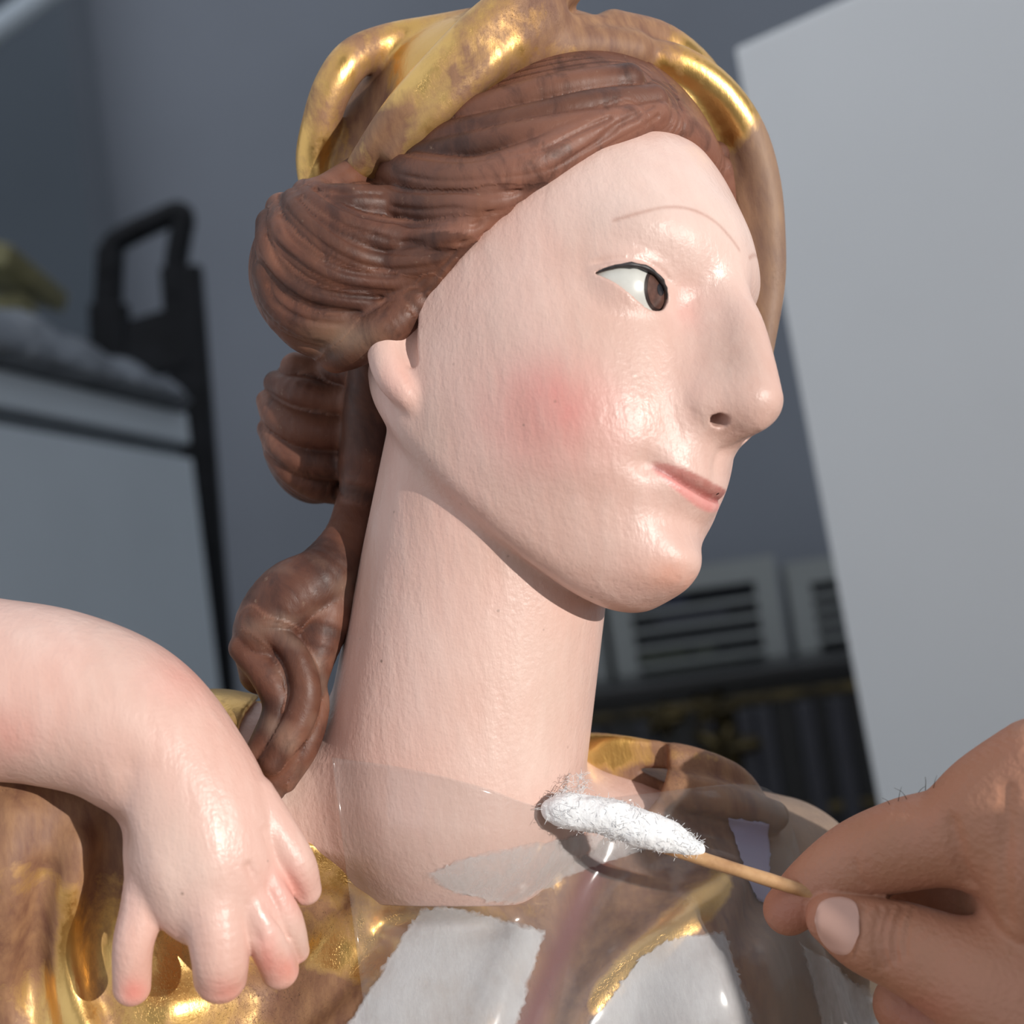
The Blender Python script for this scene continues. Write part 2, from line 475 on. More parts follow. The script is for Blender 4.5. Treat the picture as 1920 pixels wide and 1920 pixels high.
LOCK = [T3([(850, 485, 2.05), (805, 540, 2.12), (762, 588, 2.3), (715, 622, 2.3), (665, 650, 2.0), (630, 668, 1.6)], [.08, .2, .3, .36, .36, .3], .22), T3([(705, 660, .9), (695, 760, .3), (686, 860, .1), (672, 950, .1)], [.4, .5, .5, .35], .15), T3([(530, 1170, 1.2), (545, 1260, 1.5), (540, 1330, 1.7)], [.5, .5, .35]),
        T3([(668, 930, -.2), (652, 1010, .5), (605, 1085, 1.1), (545, 1125, 1.3), (500, 1185, 1.4), (490, 1260, 1.35)], [.35, .45, .6, .68, .6, .4]),
        T3([(648, 1050, .7), (610, 1150, 1.2), (588, 1240, 1.5), (565, 1320, 1.7), (540, 1400, 1.9), (505, 1475, 2.0)], [.4, .5, .36, .34, .36, .3]),
        T3([(480, 1165, 1.75), (545, 1215, 1.9), (573, 1285, 2.0), (560, 1350, 2.1), (510, 1430, 2.2)], [.14, .22, .26, .28, .25], .05),
        T3([(455, 1215, 1.6), (500, 1265, 1.8), (522, 1325, 1.9), (500, 1390, 2.0), (470, 1440, 2.0)], [.25, .3, .28, .28, .25], .05),
        T3([(590, 1280, 1.5), (590, 1330, 1.7), (570, 1400, 1.9), (535, 1465, 2.0)], [.2, .26, .26, .2], .05)]
# fine tool lines along the locks
FINE = []
for t in STR[:9]:
    n = normals(f_hair_base, t.L)
    for s in (-.45, .35):
        side = np.cross(n, np.gradient(t.L, axis=0)); side /= np.maximum(np.linalg.norm(side, axis=1, keepdims=True), 1e-6)
        FINE.append(Crease((t.L + n * (t.r * .8)[:, None] + side * (t.r * s)[:, None])[2:-2:3], -.035, .05, n=3))
def f_hair(P):
    Q = to_head(P)
    f = f_hair_base(P)
    for t in STR: f = t.apply(P, f)
    far = Q[:, 0] > -.6                       # the hidden side repeats the visible one
    if far.any():
        i = np.nonzero(far)[0]
        Qm = Q[i].copy(); Qm[:, 0] *= -1
        Pm = (Qm @ RH.T.astype(P.dtype) + CH.astype(P.dtype)).astype(P.dtype)
        g = f_hair_base(Pm)
        for t in STR: g = t.apply(Pm, g)
        f[i] = smin(f[i], g, .06)
    for t in LOCK: f = t.apply(P, f)
    for t in FINE: f = t.apply(P, f)
    return f

# ------------------------------------------------------------------ gilded head veil
def f_veil_base(P):
    Q = to_head(P)
    f = ell(P, px(978, 340, -.9), (3.86, 3.28, 3.0))
    off = np.interp(Q[:, 0], [-3, -2, -.5, .3, 1.2], [3.35, 3.35, 2.7, 1.75, 1.3])
    f = smax(f, hair_plane(Q, off), .3)
    return f
def rim(pts, r, k=.12, sink=.3): return strand(pts, r, sink, f_veil_base, k)
VEIL = [rim([(725, 262), (780, 222), (850, 172), (920, 132), (1000, 104), (1100, 90), (1190, 96)], [.22, .28, .34, .38, .4, .42, .42])]
_far = [(1190, 104, -.5), (1270, 122, .1), (1345, 172, .8), (1400, 250, 1.5), (1430, 345, 2.0), (1443, 450, 2.35), (1443, 540, 2.5), (1430, 660, 2.6)]
VEIL.append(Tube([from_head(loc_px(*p)) for p in _far], [.34, .36, .36, .36, .34, .3, .28, .2], .12))
_farb = [(1150, 60, -.8), (1240, 90, .3), (1310, 160, 1.3), (1350, 260, 2.2), (1370, 380, 2.7)]
VEIL.append(Tube([from_head(loc_px(*p)) for p in _farb], [.4, .45, .5, .5, .4], .2))
VEIL.append(T3([(596, 370, .1), (587, 300, .2), (600, 235, .4), (624, 165, .5), (662, 112, .4), (718, 84, .2), (795, 66, .0), (890, 55, .0)], [.3, .32, .34, .36, .37, .35, .33, .3], .2))
VEIL.append(T3([(640, 360, .8), (690, 292, 1.4), (760, 205, 1.8), (840, 125, 1.9), (910, 60, 1.8), (980, 10, 1.4), (1050, -40, .8)], [.16, .27, .36, .42, .46, .5, .52], .3))
VEIL.append(T3([(740, 290, 1.7), (815, 215, 2.0), (880, 150, 2.0), (950, 90, 1.8), (1030, 40, 1.3)], [.16, .24, .3, .34, .36], .25))
VEIL.append(Tube([from_head(loc_px(*p)) for p in [(1300, 190, .7), (1350, 270, 1.5), (1385, 370, 2.0), (1402, 480, 2.35), (1405, 580, 2.5)]], [.3, .36, .36, .34, .3], .3))
VEIL.append(rim([(955, 78), (1050, 52), (1150, 52), (1240, 82)], [.2, .28, .3, .26]))
VEIL_DENT = [Bump(px(690, 205, .8), (.55, 1.1, 1.0), -.42, None), Crease([px(700, 310, 1.2), px(780, 245, 1.9), px(860, 185, 2.3)], -.05, .12)]
def f_veil(P):
    f = f_veil_base(P)
    for b in VEIL_DENT: f = b.apply(P, f)
    for t in VEIL: f = t.apply(P, f)
    return f
# ------------------------------------------------------------------ gilded robe
FOLDS = [  # ridge (+) and valley (-) lines of the drapery, positions on the surface
    ([(150, 1590), (128, 1680), (122, 1780), (140, 1870), (165, 1930)], .26, .3),
    ([(90, 1640), (70, 1740), (65, 1850), (80, 1940)], -.2, .28),
    ([(30, 1530), (10, 1650), (0, 1800), (10, 1940)], .28, .4),
    ([(200, 1560), (185, 1700), (190, 1850), (215, 1950)], -.22, .3),
    ([(330, 1890), (420, 1870), (520, 1840), (600, 1790), (670, 1720)], .16, .35),
    ([(560, 1920), (640, 1850), (690, 1790)], -.14, .25),
    ([(640, 1690), (560, 1680), (500, 1660)], -.1, .2),
    ([(700, 1680), (770, 1665), (860, 1680), (960, 1720)], .14, .28),
    ([(720, 1730), (830, 1715), (940, 1740)], -.12, .2),
    ([(1360, 1660), (1280, 1720), (1180, 1800), (1110, 1890), (1080, 1950)], .3, .38),
    ([(1130, 1620), (1100, 1700), (1060, 1800), (1030, 1920)], -.24, .3),
    ([(980, 1760), (940, 1840), (900, 1940)], .2, .35),
    ([(1420, 1700), (1400, 1800), (1440, 1920)], -.25, .3),
    ([(1490, 1740), (1540, 1830), (1580, 1930)], .22, .3),
    ([(1540, 1740), (1590, 1820), (1620, 1930)], -.15, .2),
    ([(1430, 1470), (1470, 1540), (1500, 1640)], -.12, .2),
]
def f_robe_base(P):
    f = f_torso(P) - .14
    return f
FOLD_C = []
for pts, a, r in FOLDS:
    q, h = cast(f_robe_base, pts); FOLD_C.append(Crease(q[h], a, r))
ROBE_T = [T3([(1040, 1395, -1.6), (1120, 1398, -.9), (1210, 1412, -.6), (1300, 1428, -.6), (1380, 1462, -.8), (1430, 1520, -1.0)], [.2, .25, .27, .28, .27, .2], .1),
          T3([(1040, 1420, -1.0), (1180, 1465, -.3), (1320, 1490, -.1), (1450, 1530, -.5)], [.3, .35, .35, .3], .3)]
def f_robe(P):
    f = f_robe_base(P)
    for c in FOLD_C: f = c.apply(P, f)
    for t in ROBE_T: f = t.apply(P, f)
    f = smax(f, -neck_hole(P), .08)
    f = np.maximum(f, -(f_torso(P) + .5))
    return f
# ------------------------------------------------------------------ resting arm and hand
def round_box_hand(P):
    a, b = px(358, 1500, 3.75), px(398, 1680, 4.0)
    ax = (b - a) / np.linalg.norm(b - a); n = np.array([-.05, .12, 1.0]); n -= ax * (n @ ax); n /= np.linalg.norm(n); s = np.cross(n, ax)
    return a, b, ax, n, s
_ha, _hb, _hx, _hn, _hs = round_box_hand(None)
HANDM = np.stack([_hs, _hx, _hn], 1)
ARM = T3([(-260, 1240, 3.0), (-60, 1285, 3.1), (90, 1305, 3.25), (215, 1345, 3.4), (300, 1415, 3.55), (350, 1500, 3.65), (365, 1560, 3.7)], [1.5, 1.5, 1.45, 1.36, 1.25, 1.16, 1.0], .3, 14)
FINGERS = [T3([(300, 1600, 3.95), (270, 1700, 4.12), (250, 1770, 4.2), (247, 1850, 4.0)], [.5, .37, .32, .3], .1),
           T3([(385, 1640, 4.1), (404, 1720, 4.4), (413, 1790, 4.45), (413, 1830, 4.25)], [.6, .5, .45, .42], .12),
           T3([(436, 1620, 4.05), (470, 1690, 4.2), (500, 1755, 4.2), (524, 1818, 3.8)], [.42, .37, .34, .31], .05),
           T3([(476, 1600, 4.0), (516, 1675, 4.05), (542, 1735, 3.95), (556, 1782, 3.6)], [.34, .28, .25, .21], .04),
           T3([(470, 1500, 3.75), (522, 1570, 3.8), (557, 1622, 3.8), (574, 1668, 3.6)], [.42, .36, .31, .25], .05)]
HAND_BRUSH = [Crease([px(250, 1440, 4.6), px(250, 1490, 4.5), px(240, 1550, 4.2)], -.07, .25), Bump(px(215, 1560, 4.2), (.35, .35, .6), -.2), Crease([px(440, 1650, 4.9), px(455, 1700, 4.8), px(478, 1760, 4.6)], -.08, .09), Crease([px(465, 1625, 4.6), px(500, 1690, 4.5), px(535, 1760, 4.2)], -.06, .07), Crease([px(500, 1560, 4.3), px(530, 1630, 4.2), px(565, 1690, 3.9)], -.08, .08),
              Bump(px(400, 1620, 5.0), (.5, .7, .5), .07), Bump(px(290, 1640, 4.9), (.3, .5, .4), .05),
              Crease([px(350, 1690, 5.1), px(380, 1760, 5.2)], .03, .2)]
def f_arm(P):
    f = np.full(len(P), 9.0, P.dtype)
    d = poly_dist(P, ARM.L, ARM.r)
    c = (_ha + _hb) / 2
    q = (P - c.astype(P.dtype)) @ HANDM.astype(P.dtype)
    h = ell(P, c + np.array([0, .1, 0]), (1.22, 1.7, .95), HANDM)
    f = smin(d, h, .45)
    for t in FINGERS:
        g = poly_dist(P, t.L, t.r); f = smin(f, g, t.k)
    for b in HAND_BRUSH: f = b.apply(P, f)
    return f
# ------------------------------------------------------------------ materials
class Nodes:
    def __init__(self, name):
        self.m = bpy.data.materials.new(name); self.m.use_nodes = True
        self.t = self.m.node_tree; self.b = self.t.nodes['Principled BSDF']; self.out = self.t.nodes['Material Output']
    def n(self, kind, **kw):
        nd = self.t.nodes.new(kind)
        for k, v in kw.items():
            if k in nd.inputs: self.s(nd.inputs[k], v)
            else: setattr(nd, k, v)
        return nd
    def s(self, sock, v):
        if isinstance(v, bpy.types.NodeSocket): self.t.links.new(v, sock)
        elif isinstance(v, (tuple, list)) and len(v) == 3 and sock.type == 'RGBA': sock.default_value = (*v, 1)
        else: sock.default_value = v
    def set(self, **kw):
        for k, v in kw.items(): self.s(self.b.inputs[k.replace('_', ' ')], v)
        return self
    def coord(self, scale=(1, 1, 1), rot=(0, 0, 0)):
        tc = self.n('ShaderNodeTexCoord'); mp = self.n('ShaderNodeMapping')
        mp.inputs['Scale'].default_value = scale; mp.inputs['Rotation'].default_value = rot
        self.t.links.new(tc.outputs['Object'], mp.inputs['Vector']); return mp.outputs[0]
    def noise(self, scale, vec=None, detail=4, rough=.55, dist=0):
        nd = self.n('ShaderNodeTexNoise', Scale=scale, Detail=detail, Roughness=rough, Distortion=dist)
        self.t.links.new(vec if vec is not None else self.coord(), nd.inputs['Vector']); return nd.outputs[0]
    def ramp(self, f, *stops):
        nd = self.n('ShaderNodeValToRGB'); e = nd.color_ramp.elements
        while len(e) < len(stops): e.new(.5)
        for k, (p, c) in zip(e, stops):
            k.position = p; k.color = (c, c, c, 1) if isinstance(c, (int, float)) else (*c, 1)
        self.t.links.new(f, nd.inputs[0]); return nd.outputs[0]
    def mix(self, f, a, b, mode='MIX'):
        nd = self.n('ShaderNodeMix', data_type='RGBA', blend_type=mode)
        self.s(nd.inputs[0], f); self.s(nd.inputs[6], a); self.s(nd.inputs[7], b); return nd.outputs[2]
    def math(self, op, a, b=0.0, clamp=False):
        nd = self.n('ShaderNodeMath', operation=op); nd.use_clamp = clamp
        self.s(nd.inputs[0], a); self.s(nd.inputs[1], b); return nd.outputs[0]
    def attr(self, name): return self.n('ShaderNodeAttribute', attribute_name=name).outputs['Color']
    def bump(self, h, strength=.3, dist=.001, normal=None):
        nd = self.n('ShaderNodeBump', Strength=strength, Distance=dist); self.t.links.new(h, nd.inputs['Height'])
        if normal is not None: self.t.links.new(normal, nd.inputs['Normal'])
        return nd.outputs[0]

def plain(name, c, rough=.5, metal=0.0, spec=.5, vary=.08, scale=30, bump=0.0):
    N = Nodes(name)
    nz = N.noise(scale)
    c2 = tuple(max(0, v * (1 - vary * 2)) for v in c); c3 = tuple(min(1, v * (1 + vary)) for v in c)
    N.set(Base_Color=N.ramp(nz, (.3, c2), (.7, c3)), Roughness=rough, Metallic=metal)
    N.b.inputs['Specular IOR Level'].default_value = spec
    if bump: N.set(Normal=N.bump(N.noise(scale * 3), .4, bump))
    return N.m

def skin_paint(name, rough=.36, speck=True):
    "oil painted flesh on wood, the tints come with the surface"
    N = Nodes(name)
    c = N.attr('Col')
    stroke = N.noise(260, N.coord((1, 1, .22), (.3, .5, .4)), 5, .6)
    soft = N.noise(55, None, 4)
    c = N.mix(N.ramp(soft, (.35, 0.0), (.75, .34)), c, (.60, .33, .26))
    c = N.mix(N.ramp(stroke, (.42, 0.0), (.7, .16)), c, (.86, .70, .62))
    c = N.mix(N.ramp(N.noise(24, N.coord((1, 1, .6)), 6, .65), (.48, 0.0), (.72, .38)), c, (.50, .37, .30))
    sp = N.n('ShaderNodeTexVoronoi', Scale=210.0, feature='F1'); N.t.links.new(N.coord(), sp.inputs['Vector'])
    spk = N.ramp(sp.outputs['Distance'], (.045, 1.0), (.085, 0.0))
    big = N.ramp(N.noise(35), (.5, 0.0), (.62, .75))
    c = N.mix(N.math('MULTIPLY', spk, big), c, (.2, .13, .1))
    h = N.math('ADD', N.math('MULTIPLY', stroke, .8), N.math('MULTIPLY', N.noise(900, None, 3), .35))
    N.set(Base_Color=c, Roughness=N.ramp(N.noise(90, None, 3), (.3, rough - .06), (.7, rough + .14)), Normal=N.bump(h, .5, .0008))
    N.b.inputs['Specular IOR Level'].default_value = .5
    return N.m

def gilding(name):
    "leaf over red bole, worn through; attribute Wear: r = worn and painted shade, g = dark dirt, b = red cloth paint"
    N = Nodes(name)
    wear = N.attr('Wear'); sep = N.n('ShaderNodeSeparateColor'); N.t.links.new(wear, sep.inputs[0])
    n1 = N.noise(70, None, 6, .65, .4); n2 = N.noise(320, N.coord((1, 1, .3)), 4, .6); n3 = N.noise(22, None, 3)
    w = N.math('ADD', N.math('MULTIPLY', n1, .75), N.math('MULTIPLY', n2, .35))
    w = N.math('ADD', w, N.math('SUBTRACT', sep.outputs[0], .52))
    m = N.ramp(w, (.46, 0.0), (.66, 1.0))
    vor = N.n('ShaderNodeTexVoronoi', Scale=42.0, feature='DISTANCE_TO_EDGE'); N.t.links.new(N.mix(.12, N.coord(), N.n('ShaderNodeTexNoise', Scale=90.0).outputs[1]), vor.inputs['Vector'])
    crack = N.math('MULTIPLY', N.ramp(vor.outputs['Distance'], (.006, 1.0), (.02, 0.0)), N.ramp(N.noise(28), (.5, 0.0), (.6, .8)))
    gold = N.mix(N.ramp(n3, (.35, 0.0), (.7, 1.0)), (.62, .34, .09), (.84, .56, .21))
    bole = N.mix(N.ramp(n2, (.3, 0.0), (.7, 1.0)), (.15, .05, .025), (.34, .17, .075))
    bole = N.mix(sep.outputs[1], bole, (.30, .235, .185))
    bole = N.mix(sep.outputs[2], bole, (.15, .028, .026))
    c = N.mix(m, gold, bole); c = N.mix(crack, c, (.06, .03, .02))
    metal = N.math('SUBTRACT', .96, N.math('MULTIPLY', N.math('MAXIMUM', m, crack), .93), True)
    N.set(Base_Color=c, Metallic=metal, Roughness=N.ramp(N.math('ADD', N.math('MULTIPLY', m, .5), N.math('MULTIPLY', n1, .5)), (.15, .3), (.75, .62)))
    h = N.math('SUBTRACT', N.math('ADD', N.math('MULTIPLY', n1, .6), N.math('MULTIPLY', n2, .5)), N.math('MULTIPLY', crack, 1.0))
    N.set(Normal=N.bump(h, .38, .0009))
    return N.m

def hair_paint(name):
    N = Nodes(name)
    c = N.attr('Col')
    n1 = N.noise(130, N.coord((1, 1, .5), (.2, .5, .3)), 6, .65, .5); n2 = N.noise(420, None, 4)
    c = N.mix(N.ramp(n1, (.45, 0.0), (.75, .4)), c, (.22, .09, .05))
    c = N.mix(N.ramp(n1, (.28, .85), (.48, 0.0)), c, (.04, .017, .013))
    c = N.mix(N.ramp(N.math('ADD', n2, N.math('MULTIPLY', n1, .35)), (.86, 0.0), (.96, .4)), c, (.36, .26, .19))
    N.set(Base_Color=c, Roughness=N.ramp(n2, (.3, .42), (.7, .62)), Specular_IOR_Level=.35, Normal=N.bump(N.attr('Streak'), .45, .0009, N.bump(N.math('ADD', n1, N.math('MULTIPLY', n2, .3)), .4, .0008)))
    return N.m

M = {}
M['skin'] = skin_paint('painted_flesh')
M['gold'] = gilding('worn_gilding')
M['hair'] = hair_paint('painted_hair')
# ------------------------------------------------------------------ build the sculpture
ZB = 1.25 - .19                                  # bench top height
st_c = v2w(px(900, 1500, 0))[0]
STATUE = empty('statue', (st_c[0], st_c[1], ZB), 'polychrome wooden statue of a woman with gilded veil and robe, head turned aside', 'statue')

def lerp(a, b, t): return a * (1 - t[:, None]) + np.asarray(b) * t[:, None]
def gauss(Q, c, r): return np.exp(-(((Q - np.asarray(c)) / np.asarray(r)) ** 2).sum(1))
def smooth_noise(P, s, seed=0):
    "cheap sum of sines for soft irregular tints"
    r = np.random.default_rng(seed); v = np.zeros(len(P))
    for i in range(7):
        d = r.normal(size=3); d /= np.linalg.norm(d); v += np.sin(P @ d * s * (1 + i * .35) + r.uniform(0, 6.3)) / (1 + i * .3)
    return v / 3.2

FLESH = np.array([.70, .478, .415])
def face_pts(pts):
    P, h = cast(f_face, pts); return P[h]
BROW = face_pts([(1152, 413), (1200, 399), (1258, 388), (1300, 394), (1340, 415), (1366, 441), (1386, 468)])
BROW_H = to_head(catmull(BROW, 5)); BROW_H[:, 0] = -np.abs(BROW_H[:, 0])
def paint_body(V):
    Q = near(V); x, y, z = Q.T; ax = -x
    c = np.repeat(FLESH[None], len(V), 0)
    n = smooth_noise(Q, 1.6, 3)
    c = lerp(c, (.62, .36, .29), np.clip(.18 + .22 * n, 0, 1))
    c = lerp(c, (.80, .66, .60), .5 * np.exp(-((z - 2.3) / 1.3) ** 2) * sstep(2.0, 3.4, y))            # pale forehead
    bl = to_head(cast(f_face, [(1035, 770)])[0])[0]
    c = lerp(c, (.72, .235, .22), .95 * gauss(Q, bl, (1.0, .9, .76)))
    c = lerp(c, (.72, .30, .27), .45 * gauss(Q, bl + np.array([-.35, -.3, -.35]), (1.2, 1.3, 1.1)))
    c = lerp(c, (.72, .25, .22), .35 * gauss(Q, (-.72, 4.0, .3), (.25, .4, .4)))                       # inner eye
    c = lerp(c, (.43, .285, .235), .8 * gauss(Q, (-.42, 4.85, -.6), (.42, .7, .85)))                   # soiled nose flank
    c = lerp(c, (.45, .27, .22), .5 * gauss(Q, (-.3, 4.8, -1.62), (.5, .5, .2)))
    c = lerp(c, (.75, .33, .22), .5 * gauss(Q, (-.35, 4.2, -4.1), (.5, .5, .3)))                      # warm chin
    # lips
    zl = z - .2 * np.minimum(ax / 1.05, 1.3) ** 2
    wd = sstep(1.12, .95, ax) * sstep(3.5, 3.8, y)
    sh = np.sqrt(np.clip(1 - (ax / 1.12) ** 2, 0, 1))
    up = sstep(-2.655, -2.64, zl) * sstep(-2.64 + .2 * sh + .02, -2.64 + .17 * sh, zl) * wd
    lo = sstep(-2.63, -2.645, zl) * sstep(-2.64 - .25 * sh ** 1.5 - .02, -2.64 - .22 * sh ** 1.5, zl) * wd
    c = lerp(c, (.46, .15, .13), .85 * up); c = lerp(c, (.74, .27, .25), .8 * lo)
    c = lerp(c, (.30, .07, .07), .8 * np.exp(-((zl + 2.645) / .03) ** 2) * wd)
    # eyebrow
    i = np.nonzero((np.abs(z - 1.6) < 1.0) & (y > 2.5))[0]
    c[i] = lerp(c[i], (.42, .21, .16), .6 * np.exp(-(poly_dist(Q[i], BROW_H) / .035) ** 2))
    # ear, neck
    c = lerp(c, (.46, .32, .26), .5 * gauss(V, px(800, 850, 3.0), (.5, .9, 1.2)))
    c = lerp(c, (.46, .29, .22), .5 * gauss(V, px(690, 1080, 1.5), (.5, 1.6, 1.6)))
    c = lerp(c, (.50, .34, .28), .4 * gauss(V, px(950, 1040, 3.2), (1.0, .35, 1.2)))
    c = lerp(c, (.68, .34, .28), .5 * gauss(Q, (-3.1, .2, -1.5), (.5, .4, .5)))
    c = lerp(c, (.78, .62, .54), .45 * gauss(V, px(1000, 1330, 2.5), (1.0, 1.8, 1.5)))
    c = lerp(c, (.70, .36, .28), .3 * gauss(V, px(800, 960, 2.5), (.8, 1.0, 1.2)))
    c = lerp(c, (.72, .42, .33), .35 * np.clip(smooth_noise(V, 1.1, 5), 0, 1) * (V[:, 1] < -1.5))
    # darker rim where chest meets hair
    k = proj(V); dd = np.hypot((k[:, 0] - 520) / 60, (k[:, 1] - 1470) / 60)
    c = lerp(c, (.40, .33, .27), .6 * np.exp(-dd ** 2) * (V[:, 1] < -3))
    # paint edge towards the hair
    return np.clip(c, 0, 1)

def build(name, f, lo, hi, h, mat, paint, parent=STATUE, attr='Col'):
    V, Q = surface(f, lo, hi, h); tick(name + ' %d' % len(V))
    return mesh_obj(name, v2w(V), Q, mat, parent, True, {attr: paint(V)}) if paint else mesh_obj(name, v2w(V), Q, mat, parent)

_zw = np.array([-_sr * _cp, _cr * _cp, -_sp])     # world up in the sculpture frame
def above(P, z): return (z - CAM[2]) / S - (P - np.array([0, 0, D], P.dtype)) @ _zw.astype(P.dtype)
def f_body_cut(P):
    nh = np.where(P[:, 1] < -3.0, neck_hole(P) - 1.2, -1.0)
    return np.maximum(f_body(P), np.maximum(above(P, ZB + .03), nh.astype(P.dtype)))
def f_robe_cut(P): return smax(f_robe(P), above(P, ZB), .05)

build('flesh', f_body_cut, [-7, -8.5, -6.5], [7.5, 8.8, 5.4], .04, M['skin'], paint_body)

HAIRC = np.array([.105, .040, .026])
def paint_hair(V):
    Q = to_head(V)
    c = np.repeat(HAIRC[None], len(V), 0)
    n = smooth_noise(V, 2.2, 9)
    c = lerp(c, (.165, .068, .042), np.clip(.3 + .5 * n, 0, 1))
    # brush lines that follow the locks
    best = np.full(len(V), 9.0); st = np.zeros(len(V)); Pn = from_head(near(V))
    for i, t in enumerate(STR + LOCK):
        j = np.nonzero(((Pn > t.lo + .8) & (Pn < t.hi - .8)).all(1))[0]
        if not len(j): continue
        d = poly_dist(Pn[j], t.L); e = d - t.r.mean(); m = e < best[j]; q = j[m]
        best[q] = e[m]; dd = d[m]; tt = Pn[q] @ np.array([.3, .8, -.5])
        st[q] = np.sin(dd * 34 + tt * 3 + i * 2.1) * .6 + np.sin(dd * 71 + tt * 5 + i) * .4 + .35 * math.sin(i * 2.7)
    paint_hair.streak = .5 + .35 * st
    c = lerp(c, (.045, .02, .015), np.clip(-st * .75, 0, .8)); c = lerp(c, (.25, .115, .075), np.clip(st * .6 - .1, 0, .6))
    # thin paint over the ground at the forehead edge
    c = lerp(c, (.29, .13, .09), .6 * sstep(-.9, -.05, hair_plane(Q)) * (Q[:, 2] > 1.0))
    k = proj(V)
    c = lerp(c, (.40, .28, .19), .45 * np.exp(-((k[:, 0] - 640) / 70) ** 2 - ((k[:, 1] - 635) / 30) ** 2) * (V[:, 2] > 0))
    lock = (V[:, 1] < -.6) & (V[:, 0] < -2.2)
    c[lock] = lerp(c[lock], (.30, .2, .15), .55 * np.clip(smooth_noise(V[lock], 5, 21), 0, 1))
    # no tint added in the cavities
    return c
_hair = build('hair', f_hair, [-5.6, -5.9, -5.2], [4.6, 9.7, 4.2], .043, M['hair'], paint_hair)

_a = _hair.data.color_attributes.new('Streak', 'FLOAT_COLOR', 'POINT')
_a.data.foreach_set('color', np.repeat(paint_hair.streak[:, None], 4, 1).astype(np.float32).ravel())
def paint_veil(V):
    w = .50 + .24 * smooth_noise(V, 1.5, 31)
    k = proj(V)
    w += .55 * sstep(1330, 1440, k[:, 0]) * sstep(150, 330, k[:, 1])
    w += .3 * np.exp(-((k[:, 0] - 720) / 60) ** 2 - ((k[:, 1] - 250) / 60) ** 2)
    w += .35 * np.exp(-((k[:, 0] - 1180) / 110) ** 2 - ((k[:, 1] - 50) / 45) ** 2)
    g = np.clip(.15 + .3 * sstep(1340, 1440, k[:, 0]), 0, 1)
    return np.clip(np.column_stack([w, np.broadcast_to(g, w.shape), np.zeros_like(w)]), 0, 1)
build('veil', f_veil, [-4.8, -.6, -5.2], [5.6, 11, 4.2], .042, M['gold'], paint_veil, attr='Wear')

def paint_robe(V):
    k = proj(V); X, Y = k.T
    w = .50 + .22 * smooth_noise(V, 1.3, 41)
    g = np.full(len(V), .15); r = np.zeros(len(V))
    w += .45 * sstep(260, 200, X) * sstep(1640, 1540, Y) + .12 * sstep(330, 230, X)                    # brown wear, with the arm's cast shade painted in
    right = sstep(1050, 1180, X + .3 * (Y - 1700))
    w += .35 * right; g += .6 * sstep(1380, 1480, X) * right
    w += .5 * sstep(1380, 1480, X)
    band = np.exp(-((X - (1120 - .42 * (Y - 1620))) / 32) ** 2) * sstep(1570, 1620, Y)
    r += band; w += .6 * band
    ln = (Y - 1665) + (X - 1355) * .86; w -= .75 * np.exp(-(ln / 38) ** 2) * sstep(1080, 1130, X) * sstep(1390, 1340, X)
    w += .45 * np.exp(-((X - 600) / 90) ** 2 - ((Y - 1890) / 50) ** 2)
    w -= .25 * np.exp(-((X - 610) / 40) ** 2 - ((Y - 1790) / 30) ** 2)
    w -= .3 * np.exp(-((X - 130) / 30) ** 2) * sstep(1640, 1700, Y)
    w -= .25 * sstep(1370, 1385, Y) * sstep(1450, 1420, Y) * sstep(1090, 1110, X) * sstep(1420, 1390, X)
    return np.clip(np.column_stack([w, g, r]), 0, 1)
build('robe', f_robe_cut, [-11, -16, -6.5], [8.6, -2.4, 5.2], .08, M['gold'], paint_robe, attr='Wear')

def paint_arm(V):
    c = np.repeat(FLESH[None], len(V), 0); k = proj(V); X, Y = k.T
    c = lerp(c, (.70, .38, .31), np.clip(.25 + .35 * smooth_noise(V, 1.4, 51), 0, 1))
    for cx, cy, sx, sy, a in [(250, 1860, 30, 25, .8), (420, 1860, 45, 25, .55), (540, 1820, 50, 30, .6), (545, 1670, 50, 50, .5), (10, 1380, 60, 60, .4), (340, 1270, 80, 50, .3), (500, 1790, 20, 50, .5)]:
        c = lerp(c, (.74, .22, .18), a * np.exp(-((X - cx) / sx) ** 2 - ((Y - cy) / sy) ** 2))
    c = lerp(c, (.78, .62, .54), .5 * np.exp(-((X - 340) / 60) ** 2 - ((Y - 1600) / 90) ** 2))
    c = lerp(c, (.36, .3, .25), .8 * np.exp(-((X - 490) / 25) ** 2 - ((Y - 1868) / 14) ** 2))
    return c
o = build('arm', f_arm, [-12.6, -10, .8], [-2.6, -1, 6.6], .035, M['skin'], paint_arm)
tag(o, 'pale painted arm, its hand resting on the robe')

# eyes
def sphere_cap(center, r, axis, ang, n=28, m=10, ang0=0.0):
    axis = axis / np.linalg.norm(axis); t = np.cross(axis, [0, 0, 1.0]); t /= np.linalg.norm(t); s = np.cross(axis, t)
    V, F = [], []
    for i in range(m + 1):
        a = ang0 + (ang - ang0) * i / m
        for j in range(n):
            b = 2 * math.pi * j / n
            V.append(center + r * (math.cos(a) * axis + math.sin(a) * (math.cos(b) * t + math.sin(b) * s)))
    for i in range(m):
        for j in range(n): F.append((i * n + j, i * n + (j + 1) % n, (i + 1) * n + (j + 1) % n, (i + 1) * n + j))
    return np.array(V), F
M['sclera'] = plain('sclera_paint', (.62, .62, .58), .3, vary=.06, scale=200)
M['iris'] = plain('iris_paint', (.115, .058, .045), .28, vary=.3, scale=400)
M['iris_rim'] = plain('iris_rim_paint', (.035, .022, .02), .3)
M['pupil'] = plain('pupil_paint', (.02, .02, .025), .25)
M['lash'] = plain('lash_paint', (.035, .03, .032), .45, vary=.3, scale=500)
